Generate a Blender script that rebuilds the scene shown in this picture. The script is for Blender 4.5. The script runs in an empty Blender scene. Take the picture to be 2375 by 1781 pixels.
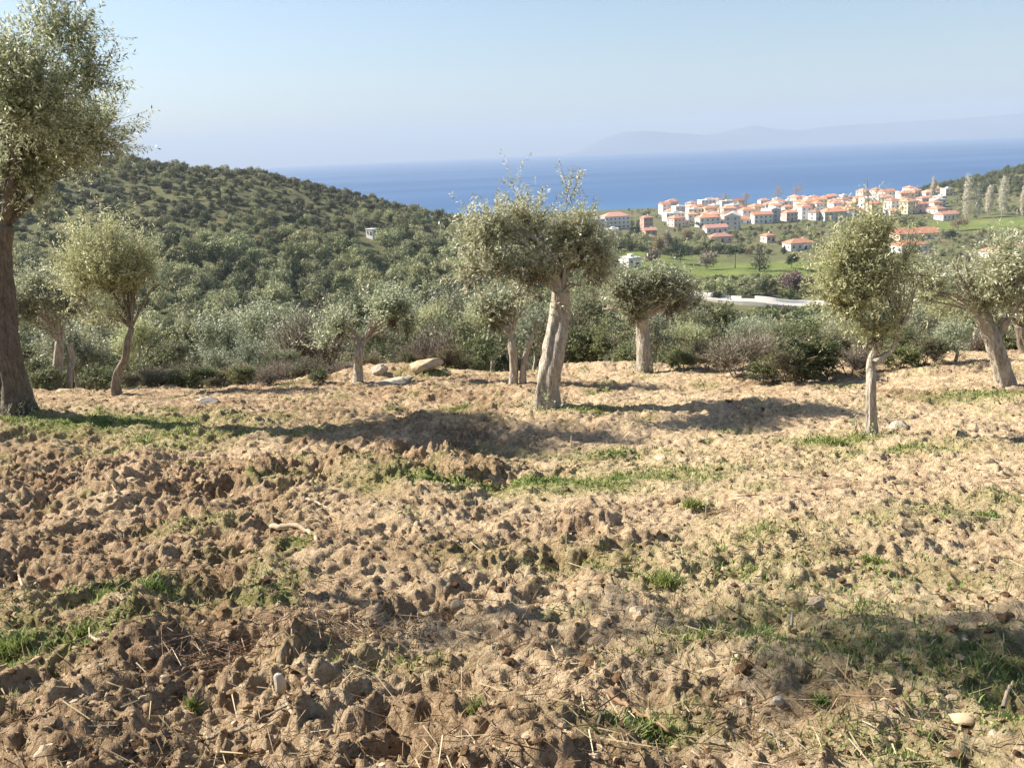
import bpy, math, random
import numpy as np
from mathutils import Matrix, Vector

# ------------------------------------------------------------------ camera, sky, sun, exposure
SC = bpy.context.scene
COL = SC.collection
W_PX, H_PX, F_PX = 2375.0, 1781.0, 2142.0
CAM_Z = 68.0
PITCH, ROLL = math.radians(14.05), math.radians(2.5)
c_fwd = np.array([0, math.cos(PITCH), -math.sin(PITCH)])
_r0 = np.array([1.0, 0, 0]); _u0 = np.array([0, math.sin(PITCH), math.cos(PITCH)])
c_right = _r0 * math.cos(ROLL) - _u0 * math.sin(ROLL)
c_up = _u0 * math.cos(ROLL) + _r0 * math.sin(ROLL)
cam_data = bpy.data.cameras.new('camera')
cam_data.sensor_width = 36.0
cam_data.lens = 36.0 * F_PX / W_PX
cam_data.clip_start = 0.1
cam_data.clip_end = 80000.0
cam = bpy.data.objects.new('camera', cam_data)
COL.objects.link(cam)
cam.matrix_world = Matrix([[c_right[0], c_up[0], -c_fwd[0], 0], [c_right[1], c_up[1], -c_fwd[1], 0],
                           [c_right[2], c_up[2], -c_fwd[2], CAM_Z], [0, 0, 0, 1]])
SC.camera = cam

SUN_EL = math.radians(37.0)
SUN_AZ = math.atan2(-1.0, 0.36)          # clockwise from +Y: the sun stands to the left
world = bpy.data.worlds.new('World')
SC.world = world
world.use_nodes = True
wn = world.node_tree.nodes
sky = wn.new('ShaderNodeTexSky')
sky.sky_type = 'NISHITA'
sky.sun_disc = False
sky.sun_elevation = SUN_EL
sky.sun_rotation = SUN_AZ
sky.altitude = 60
sky.air_density = 1.0
sky.dust_density = 1.1
sky.ozone_density = 2.2
bg = wn['Background']
bg.inputs['Strength'].default_value = 0.065
world.node_tree.links.new(sky.outputs['Color'], bg.inputs['Color'])

sun_data = bpy.data.lights.new('sun', 'SUN')
sun_data.energy = 5.0
sun_data.angle = math.radians(0.55)
sun_data.color = (1.0, 0.93, 0.82)
sun = bpy.data.objects.new('sun', sun_data)
COL.objects.link(sun)
sdir = Vector((math.sin(SUN_AZ) * math.cos(SUN_EL), math.cos(SUN_AZ) * math.cos(SUN_EL), math.sin(SUN_EL)))
sun.rotation_euler = sdir.to_track_quat('Z', 'Y').to_euler()
sun.location = (-40, 20, 160)

SC.view_settings.view_transform = 'Standard'
SC.view_settings.look = 'None'
SC.view_settings.gamma = 1.0
SC.view_settings.use_curve_mapping = False
SC.view_settings.exposure = 1.3
cy = SC.cycles
cy.max_bounces = 5; cy.diffuse_bounces = 2; cy.glossy_bounces = 2; cy.transmission_bounces = 3
cy.volume_bounces = 1; cy.transparent_max_bounces = 4
cy.use_denoising = True
cy.denoising_prefilter = 'ACCURATE'
cy.use_adaptive_sampling = True
cy.adaptive_threshold = 0.015
cy.caustics_reflective = False; cy.caustics_refractive = False

# ------------------------------------------------------------------ numeric helpers
rng = np.random.default_rng(7)
random.seed(7)
_GR = np.random.default_rng(3).normal(size=(256, 256, 2)); _GR /= np.linalg.norm(_GR, axis=2, keepdims=True)
_JI = np.random.default_rng(5).random((256, 256, 3))

def gnoise(x, y):
    x = np.asarray(x, float); y = np.asarray(y, float)
    xi = np.floor(x).astype(int); yi = np.floor(y).astype(int)
    xf = x - xi; yf = y - yi
    u = xf * xf * xf * (xf * (xf * 6 - 15) + 10); v = yf * yf * yf * (yf * (yf * 6 - 15) + 10)
    def d(a, b):
        g = _GR[(xi + a) & 255, (yi + b) & 255]
        return g[..., 0] * (xf - a) + g[..., 1] * (yf - b)
    return ((d(0, 0) * (1 - u) + d(1, 0) * u) * (1 - v) + (d(0, 1) * (1 - u) + d(1, 1) * u) * v) * 1.4

def fbm(x, y, octv=4, gain=0.5):
    s = 0; a = 1.0; t = 0
    for k in range(octv):
        s = s + a * gnoise(np.asarray(x) * 2 ** k + 17.3 * k, np.asarray(y) * 2 ** k - 9.1 * k)
        t += a; a *= gain
    return s / t

def domes(x, y, keep=1.0, seed=0):
    """lumps: every lattice cell may hold one rounded lump; returns 0..1 height and the lump's id"""
    x = np.asarray(x, float) + seed * 37.7; y = np.asarray(y, float) - seed * 23.1
    xi = np.floor(x).astype(int); yi = np.floor(y).astype(int)
    best = np.zeros_like(x)
    for a in (-1, 0, 1):
        for b in (-1, 0, 1):
            j = _JI[(xi + a) & 255, (yi + b) & 255]
            r = 0.28 + 0.42 * j[..., 2]
            d2 = ((x - (xi + a) - j[..., 0]) ** 2 + (y - (yi + b) - j[..., 1]) ** 2) / (r * r)
            h = np.clip(1 - d2, 0, 1) ** 0.85 * r / 0.7
            h = np.where((j[..., 2] * 7.31) % 1.0 < keep, h, 0)
            best = np.maximum(best, h)
    return best

def sstep(a, b, x):
    t = np.clip((np.asarray(x, float) - a) / (b - a), 0, 1)
    return t * t * (3 - 2 * t)

# ------------------------------------------------------------------ the lie of the land (metres, sea level 0)
_DY = np.array([-80, -10, 0, 3, 8, 12.5, 14.7, 19, 23, 27, 40, 70, 110, 150, 234, 425, 640, 830, 1000, 1050, 1100, 1400.])
_DD = np.array([-10, 0.0, 1.6, 2.2, 3.2, 4.06, 4.2, 4.75, 5.5, 6.6, 9.8, 18, 29.5, 37, 42, 52.5, 58, 61.5, 66, 67.4, 69.5, 76.])
_yy = np.concatenate([np.arange(-80, 60, 0.25), np.arange(60, 1400, 2.0)])
_dd = np.interp(_yy, _DY, _DD)
for _k in range(6):
    _dd[1:-1] = 0.25 * _dd[:-2] + 0.5 * _dd[1:-1] + 0.25 * _dd[2:]
_HX = np.array([-900, -500, -300, -186, -115, -69, -22, 30, 80, 130, 900.])
_HA = np.array([50, 57, 60.5, 57.5, 47.5, 34.5, 20.5, 9, 2, 0, 0.])

def macro(x, y):
    x = np.asarray(x, float); y = np.asarray(y, float)
    z = CAM_Z - np.interp(y, _yy, _dd)
    h = np.interp(x, _HX, _HA)
    z = z + h * np.exp(-((y - 445) / np.where(y < 445, 165.0, 130.0)) ** 2)
    z = z + 60 * np.exp(-((x - 640) / 185) ** 2 - ((y - 820) / 170) ** 2)
    far = sstep(45, 160, y)
    z = z + far * (1.0 - 0.6 * sstep(560, 800, y)) * (2.6 * fbm(x / 60, y / 60, 3) + 0.8 * gnoise(x / 14, y / 14)) * (1 - sstep(950, 1020, y))
    # the raised ground under the big olive, the bank and mounds along the far edge of the field
    z = z + 0.30 * np.exp(-((x + 8.3) / 3.2) ** 2 - ((y - 15.9) / 1.8) ** 2)
    z = z + 0.14 * np.exp(-((x - 8.6) / 2.4) ** 2 - ((y - 19.3) / 1.2) ** 2)
    z = z + 0.30 * np.exp(-((x - 11.5) / 2.0) ** 2 - ((y - 17.5) / 1.5) ** 2)
    z = z + 0.42 * np.exp(-((x + 2.9) / 1.5) ** 2 - ((y - 22.6) / 1.0) ** 2)
    z = z + 0.25 * np.exp(-((x - 2.3) / 1.3) ** 2 - ((y - 23.6) / 0.8) ** 2)
    z = z + 0.16 * fbm(x / 3.1, y / 3.1, 2) * (1 - sstep(24, 40, y))
    return z

def ray(px, py):
    d = c_fwd + c_right * (px - W_PX / 2) / F_PX - c_up * (py - H_PX / 2) / F_PX
    return d / d[1]                       # scaled to one metre of depth

def at_depth(px, py, y):
    d = ray(px, py)
    return np.array([d[0] * y, y, CAM_Z + d[2] * y])

def ground_at(px, py, y0=1.2, y1=1300.0):
    """where the sight line through a pixel first meets the ground"""
    d = ray(px, py)
    t = np.geomspace(y0, y1, 1500)
    below = (CAM_Z + d[2] * t) < macro(d[0] * t, t)
    k = int(np.argmax(below)) if below.any() else len(t) - 1
    return np.array([d[0] * t[k], t[k]])

# ------------------------------------------------------------------ object helpers
def tag(o, label=None, cat=None, group=None, kind=None):
    if label: o['label'] = label
    if cat: o['category'] = cat
    if group: o['group'] = group
    if kind: o['kind'] = kind
    return o

def empty(name, loc, label=None, cat=None, group=None):
    o = bpy.data.objects.new(name, None)
    o.empty_display_size = 0.3
    COL.objects.link(o)
    o.location = [float(v) for v in loc]
    return tag(o, label, cat, group)

def mesh_np(name, V, F, mats, midx=None, smooth=False):
    """V (n,3); F a list of integer arrays of shape (m,3) or (m,4)"""
    me = bpy.data.meshes.new(name)
    V = np.asarray(V, np.float32)
    F = [np.asarray(f, np.int32) for f in F if len(f)]
    nl = sum(f.size for f in F); npoly = sum(len(f) for f in F)
    me.vertices.add(len(V)); me.vertices.foreach_set('co', V.ravel())
    me.loops.add(nl); me.loops.foreach_set('vertex_index', np.concatenate([f.ravel() for f in F]))
    me.polygons.add(npoly)
    tot = np.concatenate([np.full(len(f), f.shape[1]) for f in F]).astype(np.int32)
    me.polygons.foreach_set('loop_start', np.concatenate([[0], np.cumsum(tot)[:-1]]).astype(np.int32))
    if midx is not None:
        me.polygons.foreach_set('material_index', np.asarray(midx, np.int32))
    me.polygons.foreach_set('use_smooth', np.full(npoly, bool(smooth)))
    for m in (mats if isinstance(mats, (list, tuple)) else [mats]):
        me.materials.append(m)
    me.update(calc_edges=True)
    return me

def link(name, me, parent=None, loc=None):
    o = bpy.data.objects.new(name, me)
    COL.objects.link(o)
    if parent is not None: o.parent = parent
    if loc is not None: o.location = [float(v) for v in loc]
    return o

def copy_tree(o, parent=None):
    c = o.copy(); COL.objects.link(c); c.parent = parent
    for ch in o.children: copy_tree(ch, c)
    return c

def norm(v): return v / np.maximum(np.linalg.norm(v, axis=-1, keepdims=True), 1e-9)

def tube(pts, rad, seg=8, rough=0.0, flare=None, cap=True, r=None, ridge=0.0):
    """tapered, lumpy tube; returns V, quads, tris"""
    r = r or rng
    P = np.asarray(pts, float); n = len(P); R = np.asarray(rad, float)
    T = np.gradient(P, axis=0); T = norm(T)
    ref = np.array([0.31, 0.95, 0.1]) if abs(T[0][2]) > 0.5 else np.array([0, 0, 1.0])
    A = norm(np.cross(T, ref)); B = np.cross(T, A)
    th = np.linspace(0, 2 * np.pi, seg, endpoint=False)
    ph = r.random() * 50
    rr = R[:, None] * np.ones(seg)
    if rough > 0:
        cx, cs = np.cos(th)[None, :] * 1.4, np.sin(th)[None, :] * 1.4
        L = np.concatenate([[0], np.cumsum(np.linalg.norm(np.diff(P, axis=0), axis=1))])[:, None]
        rr = rr * (1 + rough * (gnoise(cx + ph + 0 * L, cs + L * 1.2) + 0.7 * gnoise(cx * 2.3 + ph + L * 0.5, cs * 2.3 + L * 2.0) + 0.5 * gnoise(cx * 4.1 - ph + L * .4, cs * 4.1 + L * 5)))
    if ridge > 0:
        L2 = np.linspace(0, 1, n)[:, None]
        w1 = th[None, :] + 0.9 * L2 + 0.5 * np.sin(L2 * 5 + ph)
        rr = rr * (1 + ridge * (np.abs(np.sin(2.5 * w1 + ph)) - 0.6) + 0.6 * ridge * np.sin(7 * w1 - L2 * 3))
    if flare is not None:
        lob = 1 + 0.22 * np.sin(th * 3 + ph)[None, :] + 0.16 * np.sin(th * 5 + 2 * ph)[None, :]
        rr = rr * (1 + np.asarray(flare)[:, None] * lob)
    V = P[:, None, :] + rr[..., None] * (np.cos(th)[None, :, None] * A[:, None, :] + np.sin(th)[None, :, None] * B[:, None, :])
    V = V.reshape(-1, 3)
    i = np.arange(n - 1)[:, None] * seg; j = np.arange(seg)[None, :]; k = (j + 1) % seg
    Q = np.stack([i + j, i + k, i + seg + k, i + seg + j], -1).reshape(-1, 4)
    Tt = np.zeros((0, 3), int)
    if cap:
        V = np.vstack([V, P[-1] + T[-1] * R[-1] * 0.4])
        c = len(V) - 1; e = (n - 1) * seg
        Tt = np.stack([e + np.arange(seg), e + (np.arange(seg) + 1) % seg, np.full(seg, c)], -1)
    return V, Q, Tt

def join(parts):
    Vs, Qs, Ts, off = [], [], [], 0
    for V, Q, T in parts:
        Vs.append(V); Qs.append(np.asarray(Q, int).reshape(-1, 4) + off); Ts.append(np.asarray(T, int).reshape(-1, 3) + off); off += len(V)
    return np.vstack(Vs), np.vstack(Qs), np.vstack(Ts)

def curve(pts, n):
    """smooth Catmull-Rom resampling"""
    P = np.asarray(pts, float)
    P = np.vstack([2 * P[0] - P[1], P, 2 * P[-1] - P[-2]])
    out = []
    m = len(P) - 3
    for s in np.linspace(0, m - 1e-6, n):
        k = int(s); t = s - k
        a, b, c, d = P[k], P[k + 1], P[k + 2], P[k + 3]
        out.append(0.5 * (2 * b + (c - a) * t + (2 * a - 5 * b + 4 * c - d) * t * t + (3 * b - a - 3 * c + d) * t ** 3))
    return np.array(out)

# ------------------------------------------------------------------ materials
def mat(name):
    m = bpy.data.materials.new(name); m.use_nodes = True
    nt = m.node_tree; p = nt.nodes['Principled BSDF']
    p.inputs['Roughness'].default_value = 0.85
    p.inputs['Specular IOR Level'].default_value = 0.15
    return m, nt, p, nt.nodes['Material Output']

def N(nt, t, **kw):
    n = nt.nodes.new('ShaderNode' + t)
    for k, v in kw.items():
        if k in n.inputs: n.inputs[k].default_value = v
        else: setattr(n, k, v)
    return n

def ramp(nt, fac, stops):
    n = nt.nodes.new('ShaderNodeValToRGB')
    e = n.color_ramp.elements
    while len(e) < len(stops): e.new(0.5)
    for el, (p, c) in zip(e, stops): el.position = p; el.color = (*c, 1)
    nt.links.new(fac, n.inputs[0])
    return n.outputs[0]

def mixc(nt, fac, a, b, blend='MIX'):
    n = nt.nodes.new('ShaderNodeMix'); n.data_type = 'RGBA'; n.blend_type = blend
    for s, v in ((n.inputs[0], fac), (n.inputs[6], a), (n.inputs[7], b)):
        if isinstance(v, (int, float)): s.default_value = v
        elif isinstance(v, tuple): s.default_value = (*v, 1)
        else: nt.links.new(v, s)
    return n.outputs[2]

def mth(nt, op, a, b=0.0, clamp=False):
    n = nt.nodes.new('ShaderNodeMath'); n.operation = op; n.use_clamp = clamp
    for s, v in zip(n.inputs, (a, b)):
        if isinstance(v, (int, float)): s.default_value = v
        else: nt.links.new(v, s)
    return n.outputs[0]

def coords(nt, scale=(1, 1, 1), obj=False):
    if obj:
        src = N(nt, 'TexCoord').outputs['Object']
    else:
        src = N(nt, 'NewGeometry').outputs['Position']
    mp = N(nt, 'Mapping'); mp.inputs['Scale'].default_value = scale
    nt.links.new(src, mp.inputs[0])
    return mp.outputs[0]

def noise(nt, vec, scale, detail=4, rough=0.55):
    n = N(nt, 'TexNoise', Scale=scale, Detail=detail, Roughness=rough)
    nt.links.new(vec, n.inputs['Vector'])
    return n.outputs['Fac']

def bump(nt, p, h, strength, dist):
    b = N(nt, 'Bump', Strength=strength, Distance=dist)
    nt.links.new(h, b.inputs['Height']); nt.links.new(b.outputs[0], p.inputs['Normal'])

def leaf_mat(name, stops, trans=0.3, rough=0.5, spec=0.3, var=0.35):
    m, nt, p, out = mat(name)
    g = N(nt, 'NewGeometry'); oi = N(nt, 'ObjectInfo')
    c = ramp(nt, g.outputs['Random Per Island'], stops)
    hs = N(nt, 'HueSaturation')
    nt.links.new(mth(nt, 'ADD', mth(nt, 'MULTIPLY', oi.outputs['Random'], 0.035), 0.4825), hs.inputs['Hue'])
    v = mth(nt, 'ADD', mth(nt, 'MULTIPLY', mth(nt, 'FRACT', mth(nt, 'MULTIPLY', oi.outputs['Random'], 7.13)), var), 1 - var / 2)
    nt.links.new(v, hs.inputs['Value'])
    hs.inputs['Saturation'].default_value = 1.0
    nt.links.new(c, hs.inputs['Color'])
    p.inputs['Roughness'].default_value = rough
    p.inputs['Specular IOR Level'].default_value = spec
    nt.links.new(hs.outputs[0], p.inputs['Base Color'])
    t = N(nt, 'BsdfTranslucent'); nt.links.new(hs.outputs[0], t.inputs['Color'])
    mx = N(nt, 'MixShader'); mx.inputs[0].default_value = trans
    nt.links.new(p.outputs[0], mx.inputs[1]); nt.links.new(t.outputs[0], mx.inputs[2])
    nt.links.new(mx.outputs[0], out.inputs['Surface'])
    return m

def plain_mat(name, col, rough=0.85, grain=0.12, scale=3.0, spec=0.15, objvar=0.0):
    m, nt, p, out = mat(name)
    v = coords(nt)
    f = noise(nt, v, scale, 5)
    lo = tuple(c * (1 - grain) for c in col); hi = tuple(min(1, c * (1 + grain)) for c in col)
    c = ramp(nt, f, [(0.3, lo), (0.7, hi)])
    if objvar:
        oi = N(nt, 'ObjectInfo')
        k = mth(nt, 'ADD', mth(nt, 'MULTIPLY', oi.outputs['Random'], objvar), 1 - objvar / 2)
        cc = N(nt, 'CombineColor')
        for i in range(3): nt.links.new(k, cc.inputs[i])
        c = mixc(nt, 1.0, c, cc.outputs[0], 'MULTIPLY')
    nt.links.new(c, p.inputs['Base Color'])
    p.inputs['Roughness'].default_value = rough
    p.inputs['Specular IOR Level'].default_value = spec
    return m

M = {}
M['olive_leaf'] = leaf_mat('olive_leaf', [(0.0, (0.20, 0.23, 0.12)), (0.45, (0.45, 0.47, 0.275)), (0.8, (0.68, 0.68, 0.47)), (1.0, (0.82, 0.82, 0.70))], 0.42, 0.42, 0.4, 0.12)
M['olive_yellow'] = leaf_mat('olive_leaf_yellowish', [(0.0, (0.20, 0.215, 0.10)), (0.5, (0.47, 0.47, 0.245)), (1.0, (0.74, 0.72, 0.46))], 0.42, 0.45, 0.35, 0.12)
M['olive_silver'] = leaf_mat('olive_leaf_silver', [(0.0, (0.15, 0.175, 0.095)), (0.5, (0.38, 0.40, 0.24)), (1.0, (0.72, 0.72, 0.55))], 0.4, 0.42, 0.4, 0.45)
M['olive_dark'] = leaf_mat('olive_leaf_deep', [(0.0, (0.13, 0.15, 0.075)), (0.45, (0.33, 0.35, 0.19)), (0.8, (0.56, 0.565, 0.36)), (1.0, (0.78, 0.77, 0.60))], 0.42, 0.42, 0.4, 0.12)
M['olive_mid'] = leaf_mat('olive_leaf_mid', [(0.0, (0.12, 0.14, 0.07)), (0.45, (0.30, 0.32, 0.17)), (0.8, (0.48, 0.49, 0.30)), (1.0, (0.68, 0.68, 0.50))], 0.4, 0.42, 0.4, 0.55)
M['maquis'] = leaf_mat('maquis_leaf', [(0.0, (0.07, 0.085, 0.035)), (0.6, (0.165, 0.185, 0.075)), (1.0, (0.30, 0.31, 0.14))], 0.2, 0.5, 0.3, 0.5)
M['far_olive'] = leaf_mat('hill_olive_leaf', [(0.0, (0.24, 0.25, 0.13)), (0.5, (0.33, 0.335, 0.175)), (1.0, (0.45, 0.45, 0.25))], 0.2, 0.6, 0.2, 0.6)
M['far_maquis'] = leaf_mat('hill_maquis_leaf', [(0.0, (0.095, 0.11, 0.045)), (0.5, (0.14, 0.155, 0.062)), (1.0, (0.20, 0.21, 0.09))], 0.15, 0.6, 0.2, 0.6)
M['tan_leaf'] = leaf_mat('autumn_plane_leaf', [(0.0, (0.22, 0.16, 0.10)), (0.5, (0.42, 0.31, 0.20)), (1.0, (0.58, 0.46, 0.32))], 0.3, 0.7, 0.1, 0.2)
M['poplar_twig'] = leaf_mat('poplar_twig', [(0.0, (0.42, 0.38, 0.29)), (0.5, (0.58, 0.53, 0.42)), (1.0, (0.74, 0.69, 0.57))], 0.4, 0.7, 0.1, 0.15)
M['belt_olive'] = leaf_mat('belt_olive_leaf', [(0.0, (0.10, 0.12, 0.058)), (0.45, (0.22, 0.24, 0.125)), (0.8, (0.36, 0.37, 0.215)), (1.0, (0.58, 0.58, 0.41))], 0.35, 0.45, 0.4, 0.6)
M['belt_silver'] = leaf_mat('belt_silver_leaf', [(0.0, (0.12, 0.14, 0.075)), (0.5, (0.29, 0.31, 0.185)), (1.0, (0.64, 0.65, 0.48))], 0.35, 0.42, 0.4, 0.5)
M['far_dry'] = leaf_mat('hill_dry_leaf', [(0.0, (0.09, 0.07, 0.04)), (0.5, (0.19, 0.155, 0.085)), (1.0, (0.30, 0.24, 0.14))], 0.2, 0.6, 0.2, 0.5)
M['garrigue'] = leaf_mat('garrigue_leaf', [(0.0, (0.07, 0.075, 0.045)), (0.5, (0.15, 0.15, 0.085)), (1.0, (0.27, 0.255, 0.155))], 0.15, 0.7, 0.15, 0.5)
M['pine'] = leaf_mat('pine_needle', [(0.0, (0.018, 0.032, 0.018)), (0.6, (0.04, 0.062, 0.03)), (1.0, (0.085, 0.11, 0.05))], 0.12, 0.6, 0.2, 0.3)
M['bare_tan'] = leaf_mat('bare_twig_tan', [(0.0, (0.22, 0.16, 0.10)), (0.5, (0.40, 0.30, 0.19)), (1.0, (0.55, 0.44, 0.30))], 0.2, 0.8, 0.1, 0.25)
M['bare_grey'] = leaf_mat('bare_twig_grey', [(0.0, (0.17, 0.145, 0.11)), (0.5, (0.33, 0.285, 0.22)), (1.0, (0.50, 0.45, 0.36))], 0.1, 0.8, 0.1, 0.25)
M['bare_red'] = leaf_mat('bare_twig_red', [(0.0, (0.15, 0.11, 0.095)), (0.5, (0.25, 0.185, 0.16)), (1.0, (0.34, 0.265, 0.23))], 0.1, 0.8, 0.1, 0.2)
M['grass'] = leaf_mat('grass_blade', [(0.0, (0.10, 0.145, 0.035)), (0.5, (0.21, 0.275, 0.075)), (0.85, (0.33, 0.37, 0.13)), (1.0, (0.48, 0.43, 0.22))], 0.35, 0.5, 0.25, 0.15)
M['dry_grass'] = leaf_mat('dry_grass_blade', [(0.0, (0.22, 0.17, 0.08)), (0.5, (0.36, 0.29, 0.15)), (1.0, (0.50, 0.43, 0.26))], 0.25, 0.6, 0.2, 0.15)

def bark(name, a, b, c):
    m, nt, p, out = mat(name)
    v = coords(nt, (9, 9, 2.2), True); v2 = coords(nt, (1, 1, 0.6), True)
    n1 = noise(nt, v, 2.2, 7, 0.62); n2 = noise(nt, v2, 2.3, 4)
    vo = N(nt, 'TexVoronoi', feature='DISTANCE_TO_EDGE', Scale=2.6); nt.links.new(v, vo.inputs['Vector'])
    col = ramp(nt, n1, [(0.28, a), (0.5, b), (0.75, c)])
    col = mixc(nt, mth(nt, 'MULTIPLY', n2, 0.45), col, a)
    crack = mth(nt, 'LESS_THAN', vo.outputs['Distance'], 0.035)
    col = mixc(nt, mth(nt, 'MULTIPLY', crack, 0.55), col, tuple(q * 0.55 for q in a))
    nt.links.new(col, p.inputs['Base Color'])
    p.inputs['Roughness'].default_value = 0.95
    bump(nt, p, mth(nt, 'ADD', n1, mth(nt, 'MULTIPLY', vo.outputs['Distance'], 0.9)), 0.7, 0.016)
    return m
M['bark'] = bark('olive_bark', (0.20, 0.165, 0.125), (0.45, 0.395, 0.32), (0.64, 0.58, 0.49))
M['bark_shaded'] = bark('shaded_bark', (0.07, 0.058, 0.045), (0.155, 0.13, 0.104), (0.26, 0.225, 0.182))  # darker copy of the bark: shadow on the trunk put into its colour
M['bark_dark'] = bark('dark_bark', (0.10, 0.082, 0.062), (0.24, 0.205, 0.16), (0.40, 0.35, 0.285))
M['twig'] = plain_mat('twig_wood', (0.17, 0.13, 0.09), 0.9, 0.3, 20)
M['stick_pale'] = plain_mat('dry_stick', (0.40, 0.31, 0.21), 0.8, 0.25, 25)
M['stick_brown'] = plain_mat('brown_stick', (0.27, 0.17, 0.10), 0.85, 0.3, 25)

def soil_mat(name, far=False):
    m, nt, p, out = mat(name)
    v = coords(nt)
    big = noise(nt, v, 0.32, 4); mid = noise(nt, v, 1.7, 5, 0.6); fine = noise(nt, v, 17, 8, 0.7); grain = noise(nt, v, 75, 4, 0.7)
    pale = ramp(nt, fine, [(0.3, (0.31, 0.21, 0.12)), (0.46, (0.61, 0.455, 0.285)), (0.68, (0.84, 0.675, 0.46))])
    red = ramp(nt, fine, [(0.3, (0.115, 0.07, 0.04)), (0.48, (0.345, 0.232, 0.137)), (0.72, (0.59, 0.43, 0.27))])
    at = N(nt, 'Attribute'); at.attribute_name = 'fresh'
    f = mth(nt, 'ADD', mth(nt, 'MULTIPLY', at.outputs['Fac'], 0.85), mth(nt, 'MULTIPLY', mth(nt, 'SUBTRACT', mid, 0.53), 2.6), True)
    col = mixc(nt, f, pale, red)
    ag = N(nt, 'Attribute'); ag.attribute_name = 'green'
    gcol = ramp(nt, fine, [(0.3, (0.11, 0.14, 0.035)), (0.55, (0.25, 0.285, 0.085)), (0.8, (0.44, 0.41, 0.19))])
    gm = mth(nt, 'MULTIPLY', ag.outputs['Fac'], mth(nt, 'ADD', mth(nt, 'MULTIPLY', mth(nt, 'SUBTRACT', mid, 0.42), 3.2), 0.65, True), True)
    col = mixc(nt, gm, col, gcol)
    litter = mth(nt, 'MULTIPLY', mth(nt, 'GREATER_THAN', grain, 0.60), mth(nt, 'GREATER_THAN', noise(nt, v, 5, 3), 0.47))
    col = mixc(nt, mth(nt, 'MULTIPLY', litter, 0.6), col, (0.15, 0.085, 0.05))
    chips = mth(nt, 'MULTIPLY', mth(nt, 'GREATER_THAN', noise(nt, v, 46, 2, 0.5), 0.70), 0.75)
    col = mixc(nt, chips, col, (0.62, 0.53, 0.39))
    col = mixc(nt, mth(nt, 'MULTIPLY', big, 0.25), col, mixc(nt, 1.0, col, (0.75, 0.68, 0.6), 'MULTIPLY'))
    nt.links.new(col, p.inputs['Base Color'])
    p.inputs['Roughness'].default_value = 1.0
    p.inputs['Specular IOR Level'].default_value = 0.05
    h = mth(nt, 'ADD', mth(nt, 'MULTIPLY', fine, 0.8), mth(nt, 'MULTIPLY', grain, 0.2))
    bump(nt, p, h, 1.0, 0.10)
    return m
M['soil'] = soil_mat('ploughed_soil')

def land_mat():
    m, nt, p, out = mat('hill_land')
    v = coords(nt)
    a = noise(nt, v, 0.03, 5); b = noise(nt, v, 0.25, 6, 0.65); c = noise(nt, v, 2.2, 5, 0.65)
    col = ramp(nt, b, [(0.3, (0.085, 0.09, 0.042)), (0.5, (0.13, 0.135, 0.065)), (0.75, (0.22, 0.19, 0.105))])
    col = mixc(nt, mth(nt, 'MULTIPLY', c, 0.5), col, (0.10, 0.095, 0.05))
    ag = N(nt, 'Attribute'); ag.attribute_name = 'meadow'
    mea = ramp(nt, noise(nt, v, 0.06, 5, 0.6), [(0.32, (0.13, 0.17, 0.045)), (0.52, (0.19, 0.25, 0.06)), (0.72, (0.27, 0.27, 0.11))])
    mea = mixc(nt, 0.75, mea, ramp(nt, noise(nt, v, 0.35, 6, 0.7), [(0.3, (0.5, 0.52, 0.45)), (0.62, (1.0, 1.0, 1.0))]), 'MULTIPLY')
    col = mixc(nt, ag.outputs['Fac'], col, mea)
    ao = N(nt, 'Attribute'); ao.attribute_name = 'earth'
    ear = ramp(nt, b, [(0.3, (0.20, 0.125, 0.07)), (0.6, (0.36, 0.25, 0.145)), (0.8, (0.46, 0.35, 0.22))])
    col = mixc(nt, ao.outputs['Fac'], col, ear)
    nt.links.new(col, p.inputs['Base Color'])
    p.inputs['Roughness'].default_value = 1.0
    p.inputs['Specular IOR Level'].default_value = 0.05
    bump(nt, p, mth(nt, 'ADD', b, mth(nt, 'MULTIPLY', c, 0.35)), 0.7, 0.6)
    return m
M['land'] = land_mat()

def sea_mat():
    m, nt, p, out = mat('sea_water')
    v = coords(nt, (0.35, 1.0, 1.0))
    w = noise(nt, v, 0.0022, 4, 0.5); r = noise(nt, v, 0.05, 6, 0.6)
    col = ramp(nt, w, [(0.35, (0.034, 0.09, 0.205)), (0.5, (0.044, 0.108, 0.235)), (0.65, (0.058, 0.13, 0.265))])
    sh = N(nt, 'Attribute'); sh.attribute_name = 'shallow'
    col = mixc(nt, sh.outputs['Fac'], col, (0.075, 0.21, 0.33))
    nt.links.new(col, p.inputs['Base Color'])
    p.inputs['Roughness'].default_value = 0.55
    p.inputs['Specular IOR Level'].default_value = 0.12
    bump(nt, p, r, 0.6, 1.2)
    return m
M['sea'] = sea_mat()
M['hazy_rock'] = plain_mat('haze_tinted_mountain', (0.10, 0.125, 0.14), 1.0, 0.35, 0.0008)  # blue tint of the haze is mixed into the land colour
M['road'] = plain_mat('pale_concrete_road', (0.46, 0.43, 0.38), 0.9, 0.12, 0.6)
M['white_wall'] = plain_mat('white_render', (0.80, 0.78, 0.74), 0.85, 0.05, 0.5)
M['cream_wall'] = plain_mat('cream_render', (0.76, 0.66, 0.47), 0.85, 0.06, 0.5)
M['grey_wall'] = plain_mat('grey_render', (0.58, 0.57, 0.56), 0.85, 0.06, 0.5)
M['pink_wall'] = plain_mat('pink_render', (0.74, 0.56, 0.50), 0.85, 0.06, 0.5)
M['brick_wall'] = plain_mat('brick_red_render', (0.45, 0.31, 0.255), 0.85, 0.1, 0.5)  # brick red muted, some of the distance haze put into the colour
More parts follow.
